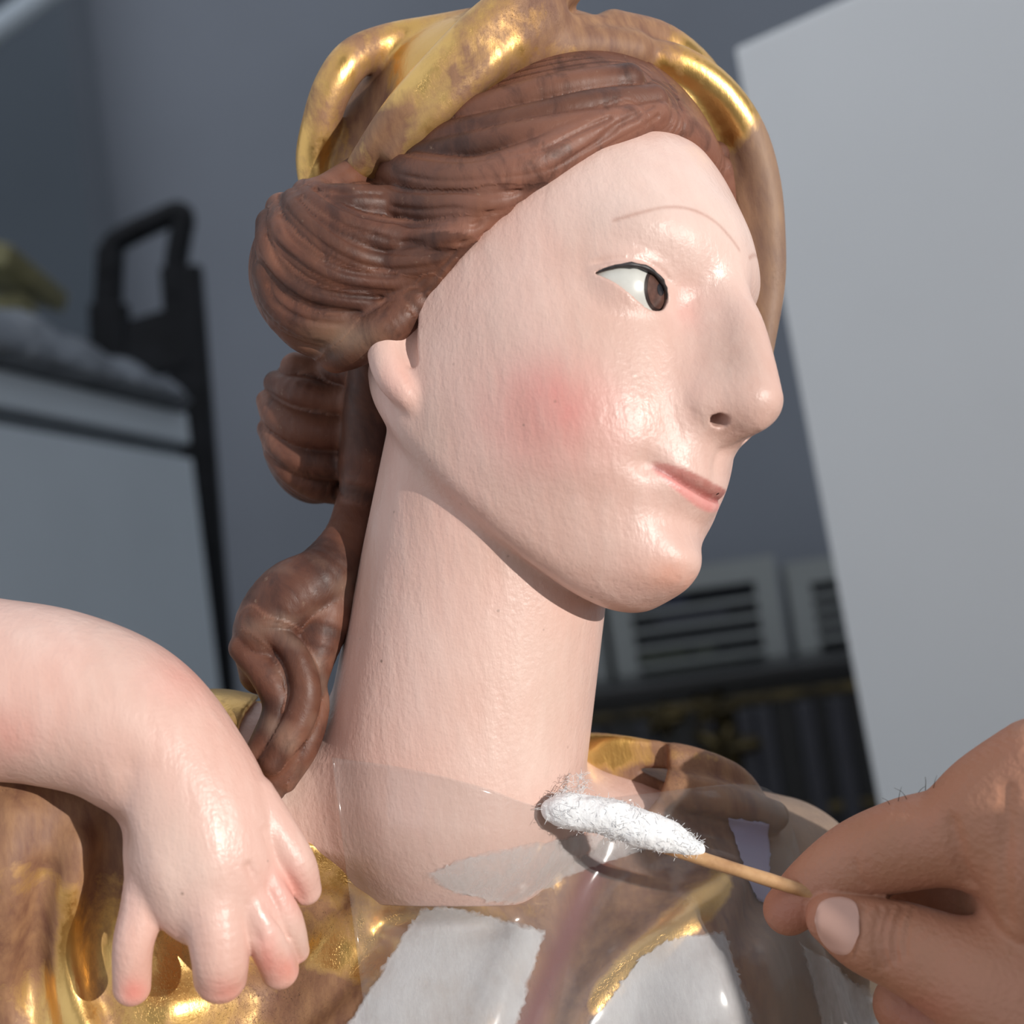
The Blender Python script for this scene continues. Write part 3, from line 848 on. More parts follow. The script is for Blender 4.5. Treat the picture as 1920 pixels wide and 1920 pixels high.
iris_h = to_head(cast(lambda P: np.linalg.norm(to_head(P) - EYE_C, axis=1) - EYE_R, [(1238, 543)])[0])[0] - EYE_C
def tube_mesh(L, r, seg=8):
    L = np.asarray(L, float); r = np.broadcast_to(r, (len(L),)); T = np.gradient(L, axis=0); T /= np.linalg.norm(T, axis=1, keepdims=True)
    up = np.array([.13, .37, .92]); V, F = [], []
    for i in range(len(L)):
        a = np.cross(T[i], up); a /= np.linalg.norm(a); b = np.cross(T[i], a)
        for j in range(seg): V.append(L[i] + r[i] * (math.cos(2 * math.pi * j / seg) * a + math.sin(2 * math.pi * j / seg) * b))
    for i in range(len(L) - 1):
        for j in range(seg): F.append((i * seg + j, i * seg + (j + 1) % seg, (i + 1) * seg + (j + 1) % seg, (i + 1) * seg + j))
    F.append(tuple(range(seg))[::-1]); F.append(tuple((len(L) - 1) * seg + j for j in range(seg)))
    return np.array(V), F
for sgn in (1, -1):
    mir = np.array([sgn, 1, 1.0])
    def hw(A): return v2w(from_head(np.asarray(A) * mir))
    def fx(F): return F if sgn == 1 else [f[::-1] for f in F]
    V, F = sphere_cap(EYE_C, EYE_R, EYE_N, 2.2, 48, 24)
    eye = mesh_obj('eye', hw(V), fx(F), M['sclera'], STATUE)
    V, F = sphere_cap(EYE_C, EYE_R + .008, iris_h, .47, 40, 6); mesh_obj('iris_rim', hw(V), fx(F), M['iris_rim'], eye)
    V, F = sphere_cap(EYE_C, EYE_R + .013, iris_h, .40, 40, 6); mesh_obj('iris', hw(V), fx(F), M['iris'], eye)
    V, F = sphere_cap(EYE_C, EYE_R + .018, iris_h, .13, 24, 4); mesh_obj('pupil', hw(V), fx(F), M['pupil'], eye)
    A = lid_curve(.0, 'up'); r = np.interp(np.linspace(0, 1, len(A)), [0, .15, .5, .85, 1], [.012, .035, .045, .04, .02]) * (1 + .25 * rng.normal(size=len(A)))
    V, F = tube_mesh(A, np.abs(r)); mesh_obj('lash_line', hw(V), fx(F), M['lash'], STATUE)

tick('statue')
# ------------------------------------------------------------------ the conservator's hand
HF = [  # index finger, thumb, curled finger below, side of the curled hand, palm, wrist and forearm
    (T3([(1478, 1706, 2.75), (1535, 1660, 2.85), (1612, 1612, 3.1), (1700, 1583, 3.5), (1790, 1562, 3.9), (1870, 1510, 4.2), (1960, 1465, 4.5)], [.42, .55, .66, .74, .78, .9, 1.0], .1, 8), .1),
    (T3([(1562, 1722, 3.45), (1625, 1752, 3.6), (1700, 1778, 3.8), (1780, 1815, 4.2), (1880, 1868, 4.7), (2000, 1930, 5.0)], [.44, .62, .72, .82, 1.0, 1.3], .1, 8), .04),
    (T3([(1700, 1885, 3.0), (1790, 1930, 3.3), (1900, 1990, 3.7)], [.55, .72, .85], .1), .05),
    (T3([(1935, 1470, 4.8), (1938, 1600, 5.0), (1930, 1735, 5.0)], [.32, .36, .3], .1), .12),
    (T3([(1690, 1672, 2.1), (1760, 1676, 2.3), (1860, 1690, 2.8), (2050, 1700, 4.1)], [.5, .7, .95, 1.6], .1), .12),
    (T3([(2000, 1600, 4.4), (2150, 1690, 4.6), (2400, 1800, 4.7), (2750, 1950, 4.9)], [1.5, 1.6, 1.7, 1.9], .1), .6)]
def f_hand0(P):
    f = None
    for t, k in HF:
        d = poly_dist(P, t.L, t.r); f = d if f is None else smin(f, d, k)
    f = Bump(px(1585, 1735, 4.3), (.5, .35, .3), -.06).apply(P, f)              # flattened nail side
    return f
def on_hand(pts): q, h = cast(f_hand0, pts); return q[h]
HCR = []
for pts, a, r in [([(1694, 1700), (1682, 1730), (1677, 1765), (1680, 1800)], -.09, .05), ([(1672, 1700), (1660, 1735), (1656, 1775), (1664, 1812)], -.06, .045),
                  ([(1652, 1705), (1643, 1740), (1642, 1780), (1652, 1818)], -.05, .04), ([(1712, 1705), (1700, 1745), (1697, 1790)], -.04, .04),
                  ([(1785, 1545), (1795, 1590), (1800, 1615), (1815, 1650)], -.09, .12), 
                  ([(1605, 1620), (1612, 1645), (1625, 1660)], -.03, .06),
                  ([(1622, 1700), (1616, 1720), (1610, 1760), (1600, 1795)], -.04, .04), ([(1888, 1480), (1886, 1560), (1884, 1640), (1888, 1720)], -.06, .12)]:
    q = on_hand(pts)
    if len(q) > 1: HCR.append(Crease(q, a, r))
def f_hand(P):
    f = f_hand0(P)
    for c in HCR: f = c.apply(P, f)
    return f
def live_skin(name):
    N = Nodes(name)
    c = N.attr('Col'); n1 = N.noise(120, None, 5); n2 = N.noise(700, N.coord((1, .5, 1)), 4)
    c = N.mix(N.ramp(n1, (.35, 0.0), (.7, .35)), c, (.50, .22, .15))
    v = N.n('ShaderNodeTexVoronoi', Scale=900.0); N.t.links.new(N.coord((1, .6, 1)), v.inputs['Vector'])
    N.set(Base_Color=c, Roughness=.5, Normal=N.bump(N.math('ADD', n2, N.math('MULTIPLY', v.outputs['Distance'], .5)), .5, .0005))
    return N.m
M['live'] = live_skin('living_skin')
M['nail'] = plain('fingernail', (.60, .36, .29), .32, vary=.05, scale=80)
M['body_hair'] = plain('dark_hair', (.06, .04, .03), .5)
PERSON = empty('person', v2w(px(2050, 1700, 4.3))[0], 'hand of a person reaching in from the right, pinching a cotton swab', 'person')
def paint_hand(V):
    k = proj(V); X, Y = k.T; c = np.repeat(np.array([[.44, .212, .128]]), len(V), 0)
    c = lerp(c, (.50, .19, .14), .6 * np.exp(-((X - 1480) / 60) ** 2 - ((Y - 1710) / 50) ** 2))
    c = lerp(c, (.46, .15, .11), .5 * np.exp(-((X - 1720) / 70) ** 2 - ((Y - 1900) / 40) ** 2))
    c = lerp(c, (.56, .29, .2), .4 * np.exp(-((X - 1560) / 60) ** 2 - ((Y - 1620) / 60) ** 2))
    return c
build('hand', f_hand, [4.2, -12, 1.2], [16, -3.2, 7.4], .05, M['live'], paint_hand, PERSON)

def grid_patch(f, top, bottom, nu, nv, off=.03, smooth=0, rag=0.0, seed=1, thick=.012, follow=False):
    "thin sheet lying on f between two drawn edges; returns vertices and faces of a closed shell (sculpture frame)"
    r = np.random.default_rng(seed)
    def res(c, n):
        c = catmull(np.asarray(c, float), 10) if len(c) > 2 else np.asarray(c, float)
        s = np.r_[0, np.cumsum(np.linalg.norm(np.diff(c, axis=0), axis=1))]; t = np.linspace(0, s[-1], n)
        return np.column_stack([np.interp(t, s, c[:, 0]), np.interp(t, s, c[:, 1])])
    A, B = res(top, nu), res(bottom, nu)
    t = np.linspace(0, 1, nv)[:, None, None]
    XY = A[None] * (1 - t) + B[None] * t
    if rag:
        e = r.normal(size=(nv, nu, 2)) * rag
        m = np.zeros((nv, nu, 1)); m[0] = m[-1] = 1; m[:, 0] = m[:, -1] = 1; m[1] = m[-2] = .4
        XY = XY + e * m
    P, h = cast(f, XY.reshape(-1, 2)); W = P[:, 2].reshape(nv, nu); hh = h.reshape(nv, nu)
    if not hh.all():
        W = np.where(hh, W, np.nan)
        for _ in range(200):
            bad = np.isnan(W)
            if not bad.any(): break
            pad = np.pad(W, 1, constant_values=np.nan)
            nb = np.stack([pad[:-2, 1:-1], pad[2:, 1:-1], pad[1:-1, :-2], pad[1:-1, 2:]])
            with np.errstate(all='ignore'): av = np.nanmean(nb, 0)
            W = np.where(bad, av, W)
    for _ in range(smooth):
        p = np.pad(W, 1, mode='edge'); s = (p[:-2, 1:-1] + p[2:, 1:-1] + p[1:-1, :-2] + p[1:-1, 2:]) / 4
        W = np.maximum(W, s) if not follow else s
    def lift(o): 
        w = (W + o).reshape(-1); k = ((D - w) / D)[:, None]
        return np.column_stack([(XY.reshape(-1, 2)[:, :1] - 960) / 100 * k, (960 - XY.reshape(-1, 2)[:, 1:]) / 100 * k, w])
    V = np.vstack([lift(off + thick), lift(off)]); n = nu * nv; F = []
    for i in range(nv - 1):
        for j in range(nu - 1):
            a = i * nu + j; q = (a, a + nu, a + nu + 1, a + 1); F.append(q); F.append(tuple(n + x for x in q[::-1]))
    ring = [j for j in range(nu)] + [i * nu + nu - 1 for i in range(1, nv)] + [(nv - 1) * nu + j for j in range(nu - 2, -1, -1)] + [i * nu for i in range(nv - 2, 0, -1)]
    for a, b in zip(ring, ring[1:] + ring[:1]): F.append((a, b, n + b, n + a))
    return V, F
V, F = grid_patch(f_hand0, [(1527, 1722), (1538, 1692), (1572, 1681), (1603, 1691), (1612, 1722)], [(1527, 1728), (1538, 1762), (1563, 1787), (1592, 1788), (1611, 1752)], 20, 14, -.03, 3, thick=.05, follow=True)
mesh_obj('thumb_nail', v2w(V), F, M['nail'], PERSON)
for i, (x, y, dx, dy) in enumerate([(1668, 1500, -14, -12), (1684, 1494, 4, -26), (1700, 1490, -22, -20), (1722, 1478, 10, -12), (1735, 1474, -2, -24), (1750, 1469, 4, -22)]):
    q = on_hand([(x, y + 8)])
    if not len(q): continue
    a = q[0]; L = catmull([a, a + np.array([dx * .004, -dy * .006, .05]), a + np.array([dx * .01, -dy * .0095, .06])], 4)
    V, F = tube_mesh(v2w(L), np.linspace(.00007, .00003, len(L)), 4); mesh_obj('finger_hair', V, F, M['body_hair'], PERSON)

# ------------------------------------------------------------------ cotton swab
f_all = lambda P: np.minimum(f_body(P), f_robe(P))
tipq, _ = cast(f_all, [(1031, 1521), (1150, 1535), (1290, 1585)])
def wood_stick(name):
    N = Nodes(name); n = N.noise(160, N.coord((1, 1, 1)), 5)
    N.set(Base_Color=N.ramp(n, (.3, (.34, .17, .075)), (.55, (.56, .33, .16)), (.75, (.66, .42, .22))), Roughness=.5, Normal=N.bump(n, .4, .0004)); return N.m
M['stick'] = wood_stick('bamboo_stick')
def cotton(name):
    N = Nodes(name); n = N.noise(500, None, 5)
    N.set(Base_Color=(.86, .87, .88), Roughness=.9, Normal=N.bump(n, .5, .0012))
    N.b.inputs['Specular IOR Level'].default_value = .1; return N.m
M['cotton'] = cotton('cotton_wool')
w0 = tipq[0, 2] + .32; w2 = 3.28
SA = px(1035, 1522, w0); SB = px(1545, 1682, w2); SDIR = SB - SA
SWAB = empty('cotton_swab', v2w(SA)[0], 'cotton swab on a bamboo stick, its white tip touching the chest', 'cotton swab')
L = np.array([SA + SDIR * t for t in np.linspace(.1, 1.45, 24)])
V, F = tube_mesh(v2w(L), S * (.112 + .004 * np.sin(np.arange(24) * 1.7)), 14); mesh_obj('stick', V, F, M['stick'], SWAB)
def swab_at(x, y):
    t = ((x - 1035) / (1545 - 1035)); return px(x, y, w0 + (w2 - w0) * max(t, 0))
COT = [(1036, 1520, .20), (1062, 1519, .29), (1093, 1524, .30), (1130, 1531, .315), (1155, 1537, .33), (1172, 1543, .305), (1200, 1552, .315), (1247, 1568, .27), (1282, 1582, .2), (1308, 1592, .12)]
COTT = Tube([swab_at(a, b) for a, b, c in COT], [c for a, b, c in COT], .1, 6)
def f_cotton(P):
    d = poly_dist(P, COTT.L, COTT.r)
    n = np.zeros(len(P)); r = np.random.default_rng(3)
    for i in range(10):
        v = r.normal(size=3); v /= np.linalg.norm(v); n += np.sin(P @ v * (7 + 4 * i) + r.uniform(0, 6)) / (1 + .8 * i)
    return d - .012 * n
build('cotton_tip', f_cotton, COTT.L.min(0) - .8, COTT.L.max(0) + .8, .018, M['cotton'], None, SWAB)
def fibres(name, L, r, n, ln, rad, parent, mat, seed):
    g = np.random.default_rng(seed); VV, FF = [], []
    T = np.gradient(L, axis=0); T /= np.linalg.norm(T, axis=1, keepdims=True)
    for _ in range(n):
        i = g.integers(0, len(L)); d = g.normal(size=3); d -= T[i] * (d @ T[i]) * .6; d /= np.linalg.norm(d)
        p = L[i] + d * r[i] * .93; t = np.cross(d, T[i]) * g.normal() * .8 + T[i] * g.normal() * .9 + d * .35; t /= np.linalg.norm(t)
        q = catmull([p, p + t * ln * .5 + d * .02, p + t * ln + g.normal(size=3) * .04], 3)
        V, F = tube_mesh(v2w(q), rad, 3); b = sum(len(v) for v in VV); VV.append(V); FF += [tuple(b + x for x in f) for f in F]
    return tag(mesh_obj(name, np.vstack(VV), FF, mat, parent), kind='stuff')
fibres('cotton_fibres', COTT.L, COTT.r, 900, .09, .00005, SWAB, M['cotton'], 5)
fluff = np.array([px(1060, 1492, w0 - .1), px(1075, 1475, w0 - .2), px(1090, 1468, w0 - .3)])
o = fibres('loose_fibres', fluff, [.1, .12, .08], 110, .16, .00004, SWAB, M['cotton'], 6)

# ------------------------------------------------------------------ facing papers and film on the chest
def tissue(name, c=(.72, .72, .74), alpha=.52):
    N = Nodes(name); n = N.noise(38, None, 6); f = N.noise(420, N.coord((1, 1, .4), (.4, .2, .7)), 5, .7)
    N.set(Base_Color=N.mix(N.ramp(f, (.3, 0.0), (.7, .3)), c, (.62, .61, .62)), Roughness=.75, Normal=N.bump(f, .4, .0006))
    al = N.ramp(N.math('ADD', N.math('MULTIPLY', n, .7), N.math('MULTIPLY', f, .3)), (.3, alpha - .3), (.62, min(1, alpha + .15)))
    ed = N.ramp(N.math('ADD', N.math('MULTIPLY', N.attr('Edge'), .75), N.math('SUBTRACT', N.noise(350, None, 5), .4)), (.12, 0.0), (.42, 1.0))
    N.set(Alpha=N.math('MULTIPLY', al, ed))
    return N.m
M['tissue'] = tissue('tissue_paper'); M['tissue_thin'] = tissue('thin_tissue', (.78, .76, .75), .36)
M['lavender'] = plain('lavender_paper', (.44, .42, .60), .7, vary=.05)
def film(name):
    N = Nodes(name); t = N.t
    tr = N.n('ShaderNodeBsdfTransparent'); tr.inputs[0].default_value = (.97, .97, .97, 1)
    gl = N.n('ShaderNodeBsdfGlossy'); gl.inputs['Roughness'].default_value = .13
    df = N.n('ShaderNodeBsdfDiffuse'); df.inputs[0].default_value = (.75, .75, .74, 1)
    n = N.noise(40, N.coord((1, 1, .5)), 3); nb = N.bump(n, .35, .002)
    t.links.new(nb, gl.inputs['Normal'])
    fr = N.n('ShaderNodeFresnel', IOR=1.4); t.links.new(nb, fr.inputs['Normal'])
    m1 = N.n('ShaderNodeMixShader'); m1.inputs[0].default_value = .05
    t.links.new(tr.outputs[0], m1.inputs[1]); t.links.new(df.outputs[0], m1.inputs[2])
    m2 = N.n('ShaderNodeMixShader'); m2.inputs[0].default_value = .025; t.links.new(m1.outputs[0], m2.inputs[1]); t.links.new(gl.outputs[0], m2.inputs[2])
    t.links.new(m2.outputs[0], N.out.inputs[0]); return N.m
M['film'] = film('clear_film')
def sheet(name, label, cat, mat, top, bottom, nu, nv, off, group=None, **kw):
    V, F = grid_patch(f_all, top, bottom, nu, nv, off, **kw)
    I, J = np.meshgrid(np.arange(nv), np.arange(nu), indexing='ij'); ed = np.clip(np.minimum(np.minimum(I, nv - 1 - I), np.minimum(J, nu - 1 - J)) / 3.0, 0, 1).ravel()
    o = mesh_obj(name, v2w(V), F, mat, None, True, {'Edge': np.r_[ed, ed]}, loc=v2w(V[:1])[0]); return tag(o, label, cat, group)
GP = 'facing papers on the chest'
sheet('tissue_paper', 'square sheet of white tissue paper pasted below the neckline, nearest the painted hand', 'paper', M['tissue'],
      [(788, 1702), (850, 1700), (940, 1722), (1025, 1745)], [(640, 1935), (740, 1945), (850, 1950), (965, 1945)], 46, 40, .03, GP, smooth=4, rag=2.2, seed=3)
sheet('tissue_paper', 'ragged white tissue paper on the breast, to the left of the thumb', 'paper', M['tissue'],
      [(1205, 1790), (1262, 1760), (1330, 1745), (1362, 1748)], [(1085, 1945), (1180, 1950), (1300, 1955), (1425, 1950)], 46, 36, .03, GP, smooth=4, rag=2.5, seed=4)
sheet('tissue_paper', 'thin translucent tissue strip along the neckline below the swab', 'paper', M['tissue_thin'],
      [(800, 1638), (900, 1600), (1010, 1580), (1120, 1560), (1230, 1590)], [(835, 1668), (930, 1695), (985, 1690), (1080, 1640), (1180, 1602)], 56, 18, .03, GP, smooth=4, rag=2.5, seed=5)
sheet('lavender_paper', 'small torn lavender paper under the film beside the index finger', 'paper', M['lavender'],
      [(1364, 1533), (1400, 1537), (1442, 1545)], [(1412, 1672), (1425, 1690), (1445, 1690)], 16, 24, .03, None, smooth=2, rag=1.2, seed=6)
sheet('gauze_strip', 'frayed grey gauze strip hanging down below the thumb', 'gauze', M['tissue_thin'],
      [(1500, 1765), (1560, 1800), (1605, 1845), (1640, 1850)], [(1545, 1950), (1590, 1955), (1630, 1955), (1672, 1950)], 24, 26, .03, None, smooth=3, rag=3.5, seed=8)
sheet('clear_film', 'clear plastic film laid over the chest, its edges curling', 'film', M['film'],
      [(622, 1420), (760, 1440), (900, 1474), (1015, 1512), (1120, 1500), (1220, 1487), (1380, 1470), (1452, 1487), (1490, 1560)], [(690, 1950), (800, 1960), (900, 1965), (1000, 1965), (1120, 1965), (1240, 1965), (1400, 1965), (1500, 1960), (1590, 1950)], 84, 46, .085, None, smooth=14, thick=.008)

tick('hand etc')
# ------------------------------------------------------------------ the room
def box_mesh(lo, hi, bev=0.0):
    x0, y0, z0 = lo; x1, y1, z1 = hi
    V = np.array([(x, y, z) for x in (x0, x1) for y in (y0, y1) for z in (z0, z1)], float)
    F = [(0, 1, 3, 2), (4, 6, 7, 5), (0, 4, 5, 1), (2, 3, 7, 6), (0, 2, 6, 4), (1, 5, 7, 3)]
    return V, F
def bevel(o, w, seg=2):
    m = o.modifiers.new('bevel', 'BEVEL'); m.width = w; m.segments = seg; m.limit_method = 'ANGLE'; return o
def frame_box(name, O, ex, ey, ez, lo, hi, mat, parent=None, bev=0.0, loc=None):
    "box given in a local frame O, ex, ey, ez"
    V, F = box_mesh(lo, hi); R = np.stack([ex, ey, ez], 1)
    o = mesh_obj(name, V @ R.T + O, F, mat, parent, False, loc=loc)
    return bevel(o, bev) if bev else o
def hit_z(x, y, z):
    "world point on the camera ray through x, y at height z"
    a = pxw(x, y, 1.0) - CAM; return CAM + a * ((z - CAM[2]) / a[2])
def hit_plane(x, y, p, n):
    a = pxw(x, y, 1.0) - CAM; return CAM + a * (((p - CAM) @ n) / (a @ n))
EZ = np.array([0, 0, 1.0])
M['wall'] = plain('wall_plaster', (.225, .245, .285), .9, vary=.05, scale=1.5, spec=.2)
M['wall_shaded'] = plain('wall_plaster_shaded', (.105, .125, .15), .9, vary=.05, scale=1.5, spec=.2)  # dimness away from the window put into this plaster's colour
M['white_board'] = plain('white_board', (.84, .86, .88), .7, vary=.03, scale=2, spec=.3)
M['cab'] = plain('cabinet_lacquer', (.46, .52, .58), .5, vary=.04, scale=3)
M['cab_gap'] = plain('cabinet_shadow_gap', (.12, .14, .16), .6)
M['black'] = plain('black_metal', (.010, .011, .014), .6, vary=.2, spec=.2)
M['wrap'] = plain('grey_wrap', (.16, .18, .21), .3, vary=.25, scale=25, bump=.01)
M['yellow_wood'] = plain('yellow_wood', (.22, .20, .09), .6, vary=.2, scale=15)
M['floor'] = plain('floor_boards', (.20, .17, .14), .6, vary=.2, scale=6)

fl = mesh_obj('floor', np.array([(-3, -2.5, 0), (3.5, -2.5, 0), (3.5, 3.2, 0), (-3, 3.2, 0)], float), [(0, 1, 2, 3)], M['floor'], None, False); tag(fl, kind='structure')
YB = 2.6
cA = hit_plane(236, 600, np.array([0, YB, 0]), np.array([0, 1.0, 0]))
cB = hit_plane(186, 600, np.array([0, YB - .12, 0]), np.array([0, 1.0, 0]))
def wall(name, a, b, mat, z1=3.4, th=.1, side=1):
    d = (b - a) * [1, 1, 0]; ln = np.linalg.norm(d); ex = d / ln; ey = np.cross(EZ, ex) * side
    o = frame_box(name, np.array([a[0], a[1], 0]), ex, ey, EZ, (0, 0, 0), (ln, th, z1), mat); return tag(o, kind='structure')
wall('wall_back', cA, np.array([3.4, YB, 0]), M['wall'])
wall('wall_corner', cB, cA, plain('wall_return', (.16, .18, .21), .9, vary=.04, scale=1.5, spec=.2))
wall('wall_left', np.array([cB[0] - 2.2, cB[1] - 1.16, 0]), cB, M['wall_shaded'])
# sloping beam seen at the top left corner
bA = hit_plane(-60, 95, np.array([0, 2.1, 0]), np.array([0, 1.0, 0])); bB = hit_plane(130, -40, np.array([0, 2.1, 0]), np.array([0, 1.0, 0]))
V, F = tube_mesh(np.array([bA + (bA - bB) * .5, bA, bB, bB + (bB - bA) * .5]), .02, 10); tag(mesh_obj('trim_1', V, F, M['cab'], None), kind='structure')

# tall white panel behind the hand
pc = pxw(1375, 90, 1.02); pe = hit_z(1562, 0, pc[2]); ex = (pe - pc) * [1, 1, 0]; ex /= np.linalg.norm(ex); ey = np.cross(EZ, ex)
pd = pxw(1645, 1505, 1.02) - pc; pd /= -pd[2]; ez = -pd / np.linalg.norm(pd); foot = pc + pd * pc[2]; ln = np.linalg.norm(foot - pc)
ex2 = ex - ez * (ex @ ez); ex2 /= np.linalg.norm(ex2); ey = np.cross(ez, ex2)
o = frame_box('white_panel', foot, ex2, ey, ez, (0, 0, 0), (1.25, .03, ln), M['white_board'], None, .003, loc=(foot[0], foot[1], 0))
tag(o, 'tall plain white panel standing behind the reaching hand', 'panel')

# white cabinet on the left
ca = pxw(352, 775, 1.55); cb = hit_z(0, 690, ca[2]); ex = (cb - ca) * [1, 1, 0]; ex /= np.linalg.norm(ex); ey = np.cross(ex, EZ)
if ey @ np.array([0, 1, 0]) < 0: ey = -ey
CAB = empty('cabinet', (ca[0], ca[1], 0), 'white cabinet at the left, a grey wrapped bundle lying on it', 'cabinet')
O = np.array([ca[0], ca[1], 0]); Hc = ca[2]
gp = hit_plane(352, 838, ca, ey)[2]                      # joint below the top slab
frame_box('top_slab', O, ex, ey, EZ, (0, 0, gp + .004), (1.1, .5, Hc), M['cab'], CAB, .003)
frame_box('recess', O, ex, ey, EZ, (.006, .012, gp - .012), (1.09, .49, gp + .004), M['cab_gap'], CAB)
frame_box('door', O, ex, ey, EZ, (0, 0, .06), (.55, .5, gp - .012), M['cab'], CAB, .003)
frame_box('door', O, ex, ey, EZ, (.554, 0, .06), (1.1, .5, gp - .012), M['cab'], CAB, .003)
frame_box('plinth', O, ex, ey, EZ, (.02, .04, 0), (1.08, .48, .06), M['cab_gap'], CAB)
# grey bundle on the cabinet
def bundle(P):
    Q = (P - (O + EZ * (Hc + .003))) @ np.stack([ex, ey, EZ], 1)
    x, y, z = Q.T
    top = .07 + .006 * np.sin(x * 21 + 1) * np.sin(x * 9) + .004 * np.sin(x * 75 + y * 40) - .05 * sstep(.05, -.02, x) - .06 * sstep(.25, .0, x) * .5
    top = top * (1 - ((y - .1) / .12) ** 4).clip(0, 1) ** .5
    return np.maximum(np.maximum(z - top, -z), np.maximum(-x + .004, x - .95)) * .5
def surf_world(name, f, lo, hi, h, mat, parent=None):
    global QUAL
    q0 = QUAL; QUAL = 1.0
    V, Q = surface(lambda P: f(P.astype(float)) , lo, hi, h); QUAL = q0
    return mesh_obj(name, V, Q, mat, parent, True, loc=None if parent else V.mean(0) * [1, 1, 0] + [0, 0, V[:, 2].min()])
pts = np.array([O + EZ * Hc + ex * a + ey * b for a in (0, 1.0) for b in (-.03, .25)])
o = surf_world('wrapped_bundle', bundle, np.r_[pts.min(0)[:2], Hc - .02], np.r_[pts.max(0)[:2], Hc + .16], .011, M['wrap'])
tag(o, 'grey plastic-wrapped bundle lying on top of the white cabinet', 'bundle')

# folding step ladder behind the cabinet
ld = 1.95
def lp(x, y, d=ld): return pxw(x, y, d)
LAD = empty('step_ladder', (*(lp(405, 1300)[:2]), 0), 'black folding step ladder with looped handle behind the cabinet', 'ladder')
def bar(name, pts, r, parent, mat, n=6, seg=10):
    V, F = tube_mesh(np.array(pts), r, seg); return mesh_obj(name, V, F, mat, parent)
def flat_bar(name, a, b, w, t, parent, mat, side=None):
    d = b - a; ln = np.linalg.norm(d); d /= ln; s = RIGHT if side is None else side; s = s - d * (s @ d); s /= np.linalg.norm(s); n = np.cross(d, s)
    return frame_box(name, a, s, n, d, (-w / 2, -t / 2, 0), (w / 2, t / 2, ln), mat, parent, .004)
lr0, lr1 = lp(340, 500), lp(402, 1290)
dirr = (lr1 - lr0) / (lr1 - lr0)[2]; foot = lr0 - dirr * lr0[2]
flat_bar('leg', lr0, foot, .055, .03, LAD, M['black'])
ll0 = lp(208, 465); ll1 = lp(196, 680); dl = (ll1 - ll0) / (ll1 - ll0)[2]
off = np.array([0, .0, 0]); flat_bar('leg', ll0, ll0 - dl * ll0[2], .034, .03, LAD, M['black'])
V, F = tube_mesh(catmull([lp(208, 520), lp(208, 470), lp(228, 447), lp(300, 412), lp(334, 398), lp(344, 412), lp(338, 445), lp(330, 500), lp(332, 560)], 5), .0165, 10)
mesh_obj('handle', V, F, M['black'], LAD)
flat_bar('bracket', lp(205, 570), lp(208, 690), .05, .035, LAD, M['black'])
flat_bar('tread', lp(225, 668), lp(345, 632), .085, .03, LAD, M['black'], EZ)
# pale wooden end at the left edge
f0 = lp(75, 528, 1.9); f1 = lp(-60, 490, 1.9)
o = flat_bar('wooden_board', f0, f1, .03, .25, None, M['yellow_wood'], EZ)
BRD = empty('leaning_board', f1 * [1, 1, 0], 'dull yellow wooden board end jutting in above the cabinet at the left', 'board')
o.parent = BRD; o.matrix_parent_inverse = Matrix.Translation(-Vector(BRD.location)); o.name = 'board'
flat_bar('upright', lp(20, 560, 1.9) , np.array([*lp(20, 560, 1.9)[:2], .0]), .05, .05, BRD, M['yellow_wood'])

# white slotted racks against the back wall
M['rack'] = plain('rack_white', (.30, .32, .32), .6, vary=.04, scale=4)
M['rack_shade'] = plain('rack_slot_shade', (.012, .013, .022), .8)  # near-black stands in for the shade inside the slots
RP = np.array([0, YB - .42, 0]); _ra = pxw(1160, 1180, 2.0)
rz1 = None
rl = hit_plane(1168, 1275, RP, np.array([0, 1.0, 0])); rr_ = hit_plane(1450, 1040, RP, np.array([0, 1.0, 0]))
def rack(label, xa, xb, ya, yb, slots, spine):
    "xa..xb, ya..yb: photograph extents at its front plane (bottom left, top right)"
    n = np.array([-.16, -1.0, 0]); n /= np.linalg.norm(n); p0 = np.array([rr_[0], RP[1], 0])
    A = hit_plane(xa, ya, p0, n); B = hit_plane(xb, yb, p0, n)
    ex = np.array([-n[1], n[0], 0]); ex *= np.sign((B - A) @ ex); ey = -n
    w = (B - A) @ ex; z0, z1 = A[2], B[2]; O = np.array([A[0], A[1], 0])
    R = empty('slotted_rack', (A[0], A[1], 0), label, 'rack', 'slotted racks')
    t = .022 * 1.6
    frame_box('side_panel', O, ex, ey, EZ, (0, 0, 0), (t, .3, z1), M['rack'], R)
    frame_box('side_panel', O, ex, ey, EZ, (w - t, 0, 0), (w, .3, z1), M['rack'], R)
    frame_box('top_panel', O, ex, ey, EZ, (t, 0, z1 - .036), (w - t, .3, z1), M['rack'], R)
    frame_box('back_panel', O, ex, ey, EZ, (t, .03, 0), (w - t, .05, z1 - .036), M['rack_shade'], R)
    ph = (z1 - .036 - z0) / slots
    for k in range(1, slots + 1):
        z = z1 - .036 - k * ph
        frame_box('shelf', O, ex, ey, EZ, (t, 0, z - .003), (w - t, .03, z + .0045), M['rack'], R)
    frame_box('lower_front', O, ex, ey, EZ, (t, .0, 0), (w - t, .02, z0 - ph * .2), M['rack'], R)
    return O, ex, ey, w, z0, z1, ph, t
rk = rack('white slotted rack right under the chin, dark slots across its front', 1160, 1450, 1290, 1040, 5, 1)
rk2 = rack('white slotted rack cut off by the white panel', 1497, 1790, 1232, 1010, 5, 1)
rk3 = rack('white slotted rack half hidden behind the neck', 860, 1118, 1300, 1105, 5, 1)
